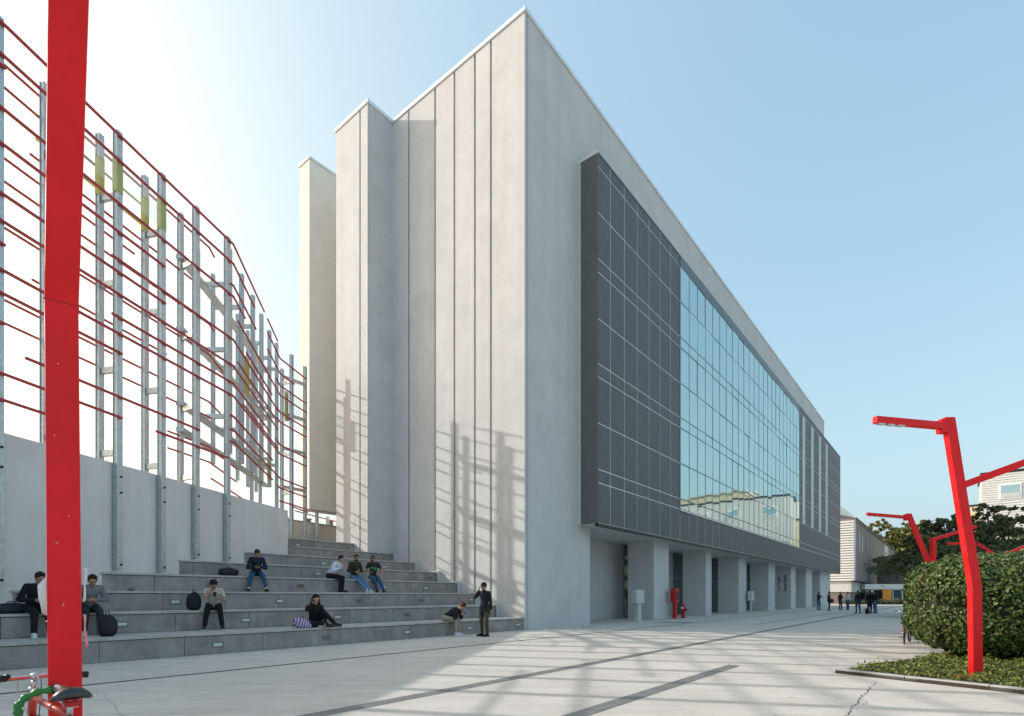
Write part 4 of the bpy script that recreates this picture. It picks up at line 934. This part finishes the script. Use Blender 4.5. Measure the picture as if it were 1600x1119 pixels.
def person(loc, yaw, label, J, top=(.02, .02, .025), bottom=(.02, .02, .022), shoe=(.02, .02, .02), sole=(.6, .6, .6), skin='tan', hair=(.015, .01, .008), sleeve='long', hairstyle='short',
           vox=.0125, group=None, phone=False, socks=None, jacket_open=None, collar=None, crop=0.0, beard=False, glasses=False, long_coat=0.0, detail=True):
    r = empty('person', loc, yaw, label, 'person', group)
    p = {k: Vector(v) for k, v in J.items() if not isinstance(v, (int, float))}
    pel, chest, neck, head = p['pelvis'], p['chest'], p['neck'], p['head']
    up = (chest-pel).normalized(); hx = Vector(J.get('hipx', (1, 0, 0))).normalized()
    sx = Vector(J.get('shx', (1, 0, 0))).normalized()
    face = Vector(J.get('face', (0, -1, 0))).normalized(); hup = Vector(J.get('hup', (0, 0, 1))); hup = (hup-face*hup.dot(face)).normalized(); hr = face.cross(hup)
    sk = mat_skin[skin]
    B = MB(); T = MB(); P_ = MB()
    hips = {s: pel+hx*.088*s for s in (-1, 1)}; sh = {s: chest+sx*.163*s+up*.10 for s in (-1, 1)}
    knee = {}; ank = {}; elb = {}; wr = {}
    for s, n in ((1, 'L'), (-1, 'R')):
        knee[s], ank[s] = ik(hips[s], p['ankle'+n], .43, .42, J.get('kpole'+n, (0, -1, .6)))
        elb[s], wr[s] = ik(sh[s], p['wrist'+n], .285, .255, J.get('epole'+n, (s*.7, .5, -.6)))
    # body
    B.capsule(pel, .115, pel.lerp(chest, .5), .10, 12); B.capsule(pel.lerp(chest, .5), .105, chest, .12, 12); B.capsule(sh[-1], .05, sh[1], .05, 10)
    B.capsule(chest+up*.10, .058, neck+(head-neck)*.35, .052, 10)
    for s in (-1, 1):
        B.capsule(hips[s], .075, knee[s], .052, 10); B.capsule(knee[s], .050, ank[s], .034, 10)
        B.capsule(sh[s], .048, elb[s], .036, 10); B.capsule(elb[s], .036, wr[s], .025, 10)
        dirh = (wr[s]-elb[s]).normalized(); hd = Vector(J.get('hand'+('L' if s > 0 else 'R'), tuple(dirh))); pn = Vector(J.get('palm'+('L' if s > 0 else 'R'), (-s*.7, .2, -.4)))
        hand(B, wr[s], hd, pn, 1 if s > 0 else -1, J.get('curl', .55))
        fd = Vector(J.get('foot'+('L' if s > 0 else 'R'), (s*.22, -1, 0))).normalized()
        B.capsule(ank[s]-Vector((0, 0, .03)), .03, ank[s]+fd*.14-Vector((0, 0, .045)), .025, 8)
    # head
    R3 = Matrix((hr, -face, hup)).transposed().to_3x3(); q = R3.to_quaternion().to_euler()
    B.ell(head+hup*.012+(-face)*.012, (.075, .092, .105), q); B.ell(head-hup*.05+face*.018, (.056, .062, .066), q); B.capsule(head-hup*.085+face*.035, .03, head-hup*.088+face*.055, .022, 8)
    B.capsule(head+face*.088+hup*.015, .009, head+face*.104-hup*.020, .013, 6)
    for s in (-1, 1): B.ell(head+hr*.074*s-face*.005*1-hup*.008, (.012, .020, .030), q); B.ell(head+face*.078+hup*.028+hr*.03*s, (.02, .012, .008), q)
    fin(B, 'body', sk, r, vox*.8 if detail else vox)
    if detail:
        for s in (-1, 1): MB().ell(head+face*.0865+hup*.010+hr*.029*s, (.012, .006, .0065), q, 10).build('eye', 'eyemat' if False else M['dark'], r)
        MB().ell(head+face*.086-hup*.052, (.022, .008, .006), q, 10).build('mouth', mat_lip, r)
    # trousers
    e = .022
    P_.capsule(pel-up*.02, .125+e*.4, pel+up*.10, .112+e*.3, 14)
    for s in (-1, 1):
        P_.capsule(hips[s], .092+e*.4, knee[s], .064+e*.3, 12); lowend = ank[s].lerp(knee[s], crop+.05); P_.capsule(knee[s], .062+e*.3, lowend, .045+e*.25, 12)
        for q_ in (.25, .5): P_.capsule(lowend.lerp(knee[s], q_*.4)-Vector((0, 0, 0)), .052+e*.25, lowend.lerp(knee[s], q_*.4)+Vector((.004, 0, .004)), .05+e*.2, 10)
    fin(P_, 'trousers', cmat(bottom), r, vox*1.1)
    # top
    bt = pel+up*(.02-long_coat*.3)
    T.capsule(bt if long_coat == 0 else pel, .128+e*.5, pel.lerp(chest, .5), .118+e*.5, 14); T.capsule(pel.lerp(chest, .5), .120+e*.5, chest+up*.02, .132+e*.4, 14)
    T.capsule(chest+sx*.07+up*.05, .108, chest-sx*.07+up*.05, .108, 12)
    T.capsule(sh[-1], .060, sh[1], .060, 12); T.capsule(chest+up*.10, .082, neck-up*.005, .062, 12)
    if long_coat: 
        for s in (-1, 1): T.capsule(pel+hx*.05*s, .135, pel+hx*.06*s-Vector((0, 0, long_coat)), .13, 12)
    for s in (-1, 1):
        T.capsule(sh[s], .061, sh[s].lerp(elb[s], 1 if sleeve == 'long' else .55), .056 if sleeve == 'long' else .050, 12)
        if sleeve == 'long':
            T.capsule(elb[s], .055, elb[s].lerp(wr[s], .93), .040, 10)
            for q_ in (.15, .3): T.capsule(elb[s].lerp(wr[s], q_), .056, elb[s].lerp(wr[s], q_+.02), .05, 8)
    fin(T, 'jacket' if sleeve == 'long' else 'shirt', cmat(top), r, vox*1.1)
    if collar: MB().tube([neck+Vector((.055*math.cos(a), .05*math.sin(a), .005)) for a in [i*.7 for i in range(10)]], .022, 8).build('collar', cmat(collar), r)
    if jacket_open: MB().bar(chest+face*.0+Vector((0, -.125, .06)), pel+Vector((0, -.14, .06)), .055, .02).build('shirt_front', cmat(jacket_open), r)
    # shoes
    for s in (-1, 1):
        fd = Vector(J.get('foot'+('L' if s > 0 else 'R'), (s*.22, -1, 0))).normalized(); a = ank[s]
        S_ = MB(); S_.capsule(a-fd*.035-Vector((0, 0, .04)), .043, a+fd*.05-Vector((0, 0, .035)), .045, 10); S_.capsule(a+fd*.05-Vector((0, 0, .042)), .044, a+fd*.165-Vector((0, 0, .05)), .034, 10); S_.capsule(a-Vector((0, 0, .03)), .046, a+Vector((0, 0, .01)), .042, 10)
        fin(S_, 'shoe', cmat(shoe, .5), r, .011)
        so = MB(); z = a.z-.082
        so.box(-.045, .045, -.19, .075, 0, .022); f = so.build('shoe_sole', cmat(sole, .6), r, bevel=.012); f.location = (a.x, a.y, a.z-.088); f.rotation_euler = (0, math.radians(0), math.atan2(fd.x, -fd.y))
        if abs(fd.z) > .2: f.rotation_euler = fd.to_track_quat('-Y', 'Z').to_euler()
        if socks: MB().capsule(a-Vector((0, 0, .0)), .042, a.lerp(knee[s], .16), .042, 10).build('sock', cmat(socks), r)
    # hair
    hm = MB()
    if hairstyle == 'beanie':
        hm.ell(head+hup*.055-face*.012, (.092, .104, .100), q); hm.lathe(head+hup*.028-face*.01-hup*.0, hup, [(0, .090), (.012, .097), (.035, .097), (.045, .090)], 20); fin(hm, 'beanie', cmat(hair), r, .010)
    else:
        hm.ell(head+hup*.048-face*.028, (.084, .092, .083), q); hm.ell(head-face*.055+hup*.0, (.074, .052, .075), q)
        for s in (-1, 1): hm.ell(head+hr*.066*s+hup*.028-face*.012, (.018, .045, .042), q)
        nt_ = 22 if hairstyle != 'curly' else 46
        rr = random.Random(hash(label) % 999)
        for i in range(nt_):
            a, b = rr.uniform(0, 6.28), rr.uniform(.15, 1.35); v = hr*math.cos(a)*math.sin(b)+(-face)*math.sin(a)*math.sin(b)+hup*math.cos(b)
            c = head+hup*.045-face*.02+v*(.083 if hairstyle == 'short' else .092); hm.capsule(c, .017, c+v*.008+face*.012, .010, 6)
        hm.capsule(head+hup*.098+face*.045, .026, head+hup*.105+face*.01, .03, 8)
        if hairstyle == 'long':
            for s in (-1, 0, 1):
                hm.capsule(head-face*.04+hr*.05*s, .055, neck-face*.03+hr*.085*s-hup*.05, .05, 10); hm.capsule(neck-face*.03+hr*.085*s-hup*.05, .05, chest-face*.05+hr*.11*s-hup*.02+Vector((0, -.05, 0)), .035, 10)
            for s in (-1, 1): hm.capsule(head+hr*.075*s+hup*.01, .026, neck+hr*.11*s+face*.05-hup*.06, .04, 10); hm.capsule(neck+hr*.11*s+face*.05-hup*.06, .04, chest+hr*.12*s+face*.09-hup*.02, .028, 10)
        fin(hm, 'hair', cmat(hair, .55), r, .009 if detail else .012)
    if beard:
        bm_ = MB(); bm_.ell(head-hup*.068+face*.038, (.056, .055, .040), q); fin(bm_, 'beard', cmat(hair, .8), r, .009)
    if glasses:
        gm = MB()
        for s in (-1, 1): gm.ell(head+face*.094+hup*.012+hr*.033*s, (.027, .006, .020), q)
        gm.bar(head+face*.096+hup*.014-hr*.01, head+face*.096+hup*.014+hr*.01, .006, .006)
        for s in (-1, 1): gm.bar(head+face*.09+hup*.014+hr*.058*s, head+face*.0+hup*.012+hr*.082*s, .004, .006)
        gm.build('sunglasses', 'black', r)
    if phone:
        s = 1 if phone == 'L' else -1; c = wr[s]+Vector(J.get('hand'+phone, tuple((wr[s]-elb[s]).normalized()))).normalized()*.09
        ph = MB().box(-.037, .037, -.005, .005, -.075, .075).build('phone', 'black', None, loc=tuple(Matrix.Translation(loc) @ Matrix.Rotation(yaw, 4, 'Z') @ (c+Vector(J.get('phoff', (0, -.01, .02)))))); ph.rotation_euler = (J.get('phrx', -.9), 0, yaw)
        tag(ph, 'dark phone held by the '+label, 'phone', None)
        ph['label'] = 'dark smartphone in the hand of the ' + ' '.join(label.split()[:8])
    return r
mat_skin = {k: mat('skin_'+k, v, .55, var=.08, vscale=12, spec=.35) for k, v in SK.items()}
mat_lip = mat('lips', (.30, .10, .08), .5)
def seatpt(px, k, back=.22):     # origin on the tread, behind the edge
    s = s_at(px, wk[k]+back); return L2W(s, wk[k]+back, RH*k)
def sit(lean=.35, side=0, ax=.14, ay=-.47, az=-.38, wl=(.07, -.33, .27), wr_=(-.07, -.33, .27), fdn=.7, hx=0, **kw):
    pel = Vector((0, .0, .115)); up = Vector((side, -math.sin(lean), math.cos(lean))).normalized(); ch = pel+up*.37+Vector((0, -.02, 0)); nk = ch+(up+Vector((0, -.25, 0))).normalized()*.155; hd = nk+(up+Vector((hx, -.5, .25))).normalized()*.145
    J = dict(pelvis=pel, chest=ch, neck=nk, head=hd, face=(hx, -1, -fdn), ankleL=(ax, ay, az), ankleR=(-ax, ay, az), wristL=wl, wristR=wr_, handL=(-.5, -.6, .2), handR=(.5, -.6, .2), curl=.8)
    J.update(kw); return J
def stand(feet=.11, lean=0, wl=(.24, -.05, .84), wr_=(-.24, -.05, .84), fdn=.1, hx=0, **kw):
    pel = Vector((0, 0, .93)); ch = Vector((0, -.01-lean, 1.30)); nk = ch+Vector((0, -.02-lean*.3, .16)); hd = nk+Vector((hx*.02, -.025, .13))
    J = dict(pelvis=pel, chest=ch, neck=nk, head=hd, face=(hx, -1, -fdn), ankleL=(feet, .0, .09), ankleR=(-feet, .02, .09), wristL=wl, wristR=wr_, curl=.5, epoleL=(.3, 1, -.2), epoleR=(-.3, 1, -.2), kpoleL=(0, -1, 0), kpoleR=(0, -1, 0))
    J.update(kw); return J
G1_ = 'students sitting on the steps'
d2 = math.radians
# 1 man in black behind the near post
person(seatpt(52, 2, .22), d2(58), 'person in black jacket sitting half hidden left of the near red post', sit(.42, ax=.13, fdn=.5), top=(.014, .014, .017), bottom=(.014, .014, .018), shoe=(.7, .7, .7), sole=(.75, .75, .75), group=G1_, vox=.011)
person(seatpt(138, 2, .22), d2(48), 'person in grey top sitting half hidden right of the near red post', sit(.5, ax=.15, fdn=.6), top=(.19, .19, .21), bottom=(.03, .033, .045), shoe=(.62, .58, .55), sole=(.7, .7, .7), group=G1_, vox=.011, hair=(.03, .015, .01))
person(seatpt(334, 2, .20), d2(28), 'young man in beige t-shirt, hand at his mouth, looking at a phone', sit(.66, ax=.19, ay=-.52, fdn=.8, wr_=(-.03, -.47, .52), epoleR=(-.8, -.2, -.9), handR=(.1, .1, 1), wl=(.08, -.50, .32), handL=(-.5, -.5, .5)), top=(.50, .45, .40), bottom=(.013, .012, .014), shoe=(.03, .035, .06), sole=(.6, .6, .6), sleeve='short', group=G1_, hairstyle='curly', phone='L', vox=.011, socks=(.05, .05, .06))
person(seatpt(400, 4, .20), d2(30), 'young man in navy sweater and blue jeans sitting alone with a phone', sit(.48, ax=.24, fdn=.9, wl=(.06, -.38, .28), wr_=(-.05, -.38, .28)), top=(.018, .026, .05), bottom=(.035, .09, .19), shoe=(.02, .02, .025), sole=(.05, .05, .05), group=G1_, phone='R', socks=(.6, .6, .6), crop=.12, hair=(.035, .018, .010))
person(seatpt(516, 4, .20), d2(80), 'young man in white shirt leaning forward, seen from the side', sit(.52, ax=.08, ay=-.40, fdn=.25, wl=(.05, -.50, .40), wr_=(-.12, -.42, .36), side=.0), top=(.60, .62, .72), bottom=(.014, .014, .018), shoe=(.02, .02, .02), sole=(.02, .02, .02), group=G1_, hairstyle='curly', hair=(.04, .018, .012), skin='fair')
person(seatpt(553, 4, .22), d2(38), 'bearded young man in dark olive hoodie and light jeans sitting in the middle', sit(.20, ax=.06, ay=-.62, az=-.36, fdn=.15, wl=(.06, -.28, .25), wr_=(-.06, -.28, .25), ankleL=(.34, -.56, -.38), ankleR=(.22, -.60, -.38)), top=(.045, .038, .028), bottom=(.12, .21, .33), shoe=(.6, .6, .6), sole=(.65, .65, .65), group=G1_, beard=True)
p7 = person(seatpt(583, 4, .22), d2(15), 'bearded man in black t-shirt with green print and sunglasses', sit(.12, ax=.2, fdn=.1, wl=(.22, -.25, .20), wr_=(-.14, -.32, .26), hx=-.35, ankleL=(.36, -.50, -.38), ankleR=(.14, -.40, -.38)), top=(.028, .028, .033), bottom=(.04, .10, .19), shoe=(.02, .02, .02), sole=(.03, .03, .03), sleeve='short', group=G1_, beard=True, glasses=True, phone='R')
lg = MB(); cz = .52
for (x0, x1, z0, z1) in ((-.10, -.01, .44, .455), (-.10, .10, .40, .412), (.0, .09, .43, .445), (.02, .06, .36, .47), (-.08, -.03, .42, .47), (.05, .075, .34, .40)): lg.bar((x0, -.232+(z0-.4)*.05, (z0+z1)/2), (x1, -.232+(z0-.4)*.05, (z0+z1)/2), .006, z1-z0, up=(0, 0, 1))
lg.build('shirt_print', mat('green_print', (.06, .38, .08), .7), p7)
# 8 girl cross-legged with phone at her ear
Jg = dict(pelvis=(0, .0, .11), chest=(.0, -.13, .44), neck=(0, -.18, .59), head=(.03, -.21, .73), face=(.25, -1, -.35), ankleL=(.50, -.22, .10), ankleR=(.28, -.36, .09), kpoleL=(.6, -.9, .7), kpoleR=(-1, -.6, .1),
          wristR=(-.07, -.30, .62), epoleR=(-1, -.2, -1), handR=(0, .1, 1), wristL=(.22, -.40, .10), handL=(.1, -.3, -1), footL=(1, -.3, 0), footR=(1, -.2, 0), curl=.6)
person(seatpt(490, 1, .42), d2(28), 'young woman with long dark hair sitting cross-legged holding a phone to her ear', Jg, top=(.014, .013, .014), bottom=(.014, .014, .015), shoe=(.03, .03, .03), sole=(.05, .05, .05), hairstyle='long', hair=(.018, .010, .007), group=G1_, phone='R', skin='fair', vox=.011)
person(seatpt(697, 1, .10), d2(70), 'man bent forward over a phone, beige trousers and white trainers', sit(.95, ax=.09, ay=-.42, az=-.38, fdn=1.1, wl=(.06, -.58, .26), wr_=(-.06, -.56, .24), epoleL=(.5, .2, -1), epoleR=(-.5, .2, -1)), top=(.022, .024, .034), bottom=(.36, .31, .24), shoe=(.68, .68, .70), sole=(.72, .72, .72), group=G1_, crop=.18, hairstyle='curly', hair=(.06, .025, .014), skin='fair', phone='L', vox=.011)
g10 = gpt(757, 995); g10 = Vector((g10.x, g10.y+.15, 0))
person(tuple(g10), d2(-25), 'standing man in dark coat and beanie beside the lowest step', stand(.09, wl=(.26, -.02, .78), wr_=(-.10, -.20, 1.47), epoleR=(-.5, -.3, -1), handR=(.2, 0, 1), hx=-.35, ankleL=(.12, -.05, .09), ankleR=(-.12, .06, .09), footR=(-.8, -1, 0), footL=(-.3, -1, 0)),
       top=(.022, .021, .027), bottom=(.075, .065, .035), shoe=(.012, .012, .012), sole=(.02, .02, .02), hairstyle='beanie', hair=(.03, .022, .022), long_coat=.16, jacket_open=(.05, .05, .06), collar=(.03, .03, .035), vox=.011)
# far group
FG = 'people standing on the far plaza'
def farp(px, pyfeet, yaw, label, J=None, **kw):
    Y = H*850/(pyfeet-934.5); person((((px-800)/850*Y), Y, 0), d2(yaw), label, J or stand(), vox=.02, detail=False, group=FG, **kw)
farp(1279, 956, 20, 'far man with folded arms in black t-shirt and jeans by the last pillar', stand(.13, wl=(-.02, -.24, 1.24), wr_=(.02, -.26, 1.22), epoleL=(1, 0, -.6), epoleR=(-1, 0, -.6)), top=(.012, .012, .016), bottom=(.07, .13, .24), shoe=(.02, .02, .02))
farp(1295, 957, 60, 'far man in olive coat carrying a black shoulder bag', stand(.08), top=(.06, .05, .035), bottom=(.03, .03, .04))
farp(1313, 955.5, 10, 'far person in dark clothes beside the man in white', stand(.1, wl=(.1, -.3, 1.1)), top=(.02, .02, .024), bottom=(.04, .05, .08), hair=(.06, .03, .02))
farp(1325, 955.5, -60, 'far person in white shirt and jeans seen from the side', stand(.06), top=(.62, .64, .66), bottom=(.06, .10, .17))
farp(1341, 960.5, 185, 'far man in navy jacket turned away with legs apart', stand(.15), top=(.015, .02, .035), bottom=(.05, .07, .12))
farp(1359, 961.5, 150, 'far person in black jacket in front of the last man', stand(.08), top=(.012, .012, .013), bottom=(.025, .025, .035))
farp(1368, 961.0, 200, 'far man in dark jacket and bright blue jeans, rightmost of the group', stand(.09), top=(.015, .018, .025), bottom=(.06, .16, .32))
# ================================================================ bags
def bag(loc, yaw, size, m, label, name='backpack', cat='backpack', pocket=True, tilt_=(0, 0), accent=None):
    r = empty(name, loc, yaw, label, cat); w, d, h = size
    def soft(nm, c, sz, mm, par, lv=3):
        bm = bmesh.new(); bmesh.ops.create_cube(bm, size=1); me = bpy.data.meshes.new(nm); 
        for v in bm.verts:
            if v.co.z > 0: v.co.x *= .86; v.co.y *= .72
        bm.to_mesh(me); bm.free(); o = bpy.data.objects.new(nm, me); COL.objects.link(o); o.parent = par; o.location = c; o.scale = sz; me.materials.append(mm)
        s = o.modifiers.new('s', 'SUBSURF'); s.levels = s.render_levels = lv; me.polygons.foreach_set('use_smooth', [True]*len(me.polygons))
        tx = bpy.data.textures.new('folds', 'CLOUDS'); tx.noise_scale = .35; dm = o.modifiers.new('d', 'DISPLACE'); dm.texture = tx; dm.strength = .12
        return o
    b = soft('bag_body', (0, 0, h*.46), (w*1.3, d*1.3, h*1.25), m, r)
    b.rotation_euler = (tilt_[0], tilt_[1], 0)
    if pocket: soft('pocket', (0, -d*.42, h*.33), (w*.95, d*.55, h*.62), m, r)
    st = MB()
    for s in (-1, 1): st.tube([(s*w*.22, d*.35, h*.88), (s*w*.30, d*.75, h*.7), (s*w*.34, d*.8, h*.3), (s*w*.34, d*.4, h*.06)], .012, 6)
    st.tube([(-w*.1, 0, h*.98), (-w*.08, 0, h*1.1), (w*.08, 0, h*1.1), (w*.1, 0, h*.98)], .009, 6)
    st.build('strap', accent or M['black'], r)
    z = MB(); z.tube([(-w*.42, -d*.25, h*.3), (-w*.4, -d*.25, h*.75), (0, -d*.2, h*.98), (w*.4, -d*.25, h*.75), (w*.42, -d*.25, h*.3)], .005, 5); z.build('zip', 'dark', r)
    return r
bk = mat('black_bag_fabric', (.012, .013, .016), .7, var=.2, vscale=20, bump=.4)
bag(seatpt(303, 2, .30), TH, (.32, .2, .46), bk, 'black backpack upright behind the man in beige t-shirt')
bag(seatpt(18, 2, .30), TH, (.62, .28, .22), mat('navy_bag_fabric', (.012, .018, .035), .7), 'flat dark navy bag lying beside the person in black', 'shoulder_bag', 'bag', False)
bag(seatpt(168, 1, .55), TH, (.34, .22, .45), bk, 'black backpack standing by the feet of the person in grey')
bag(seatpt(357, 4, .28), TH, (.58, .26, .25), bk, 'black bag lying on the step left of the man in navy', 'duffel_bag', 'bag', False)
pm = bpy.data.materials.new('patterned_fabric'); pm.use_nodes = True; t = pm.node_tree; b_ = t.nodes['Principled BSDF']
tc = t.nodes.new('ShaderNodeTexCoord'); wv = t.nodes.new('ShaderNodeTexWave'); wv.inputs['Scale'].default_value = 3; wv.inputs['Distortion'].default_value = 3; rp = t.nodes.new('ShaderNodeValToRGB')
rp.color_ramp.interpolation = 'CONSTANT'; rp.color_ramp.elements[0].color = (.45, .50, .62, 1); rp.color_ramp.elements[1].color = (.30, .05, .20, 1); rp.color_ramp.elements[1].position = .62
e_ = rp.color_ramp.elements.new(.35); e_.color = (.12, .14, .25, 1)
t.links.new(tc.outputs['Object'], wv.inputs[0]); t.links.new(wv.outputs[0], rp.inputs[0]); t.links.new(rp.outputs[0], b_.inputs['Base Color'])
bag(seatpt(472, 1, .12), TH-.2, (.50, .24, .26), pm, 'patterned blue and magenta bag leaning on the seated woman', 'patterned_bag', 'bag', False, (0, .3))
fb0 = (1299-800)/850; Yq = H*850/(957-934.5)-.3
bag((fb0*Yq, Yq, .72), .3, (.5, .26, .38), bk, 'black shoulder bag hanging at the hip of the far man in olive coat', 'shoulder_bag', 'bag', False)
Yq = H*850/(961.5-934.5)-.5
bag(((1355-800)/850*Yq, Yq, 0), .3, (.36, .26, .42), bk, 'dark bag on the ground in front of the far person in black')
# backpack worn by the bent man
bb_ = seatpt(690, 1, .0); 
# small rubbish on the steps
for (px, k, sz, m, lab) in ((205, 4, .09, 'brick', 'crumpled brown paper bag on the step under the wall'), (468, 3, .04, 'pinkpaper', 'small pink scrap of litter on the middle step')):
    q = seatpt(px, k if k != 4 else 3, .25 if k != 4 else .15); o = MB().ell((0, 0, sz*.5), (sz, sz*.7, sz*.5), None, 8).build('litter_scrap', m, loc=tuple(q)); tag(o, lab, 'litter')
    dm = o.modifiers.new('d', 'DISPLACE'); tx = bpy.data.textures.new('c', 'CLOUDS'); tx.noise_scale = .05; dm.texture = tx; dm.strength = .03
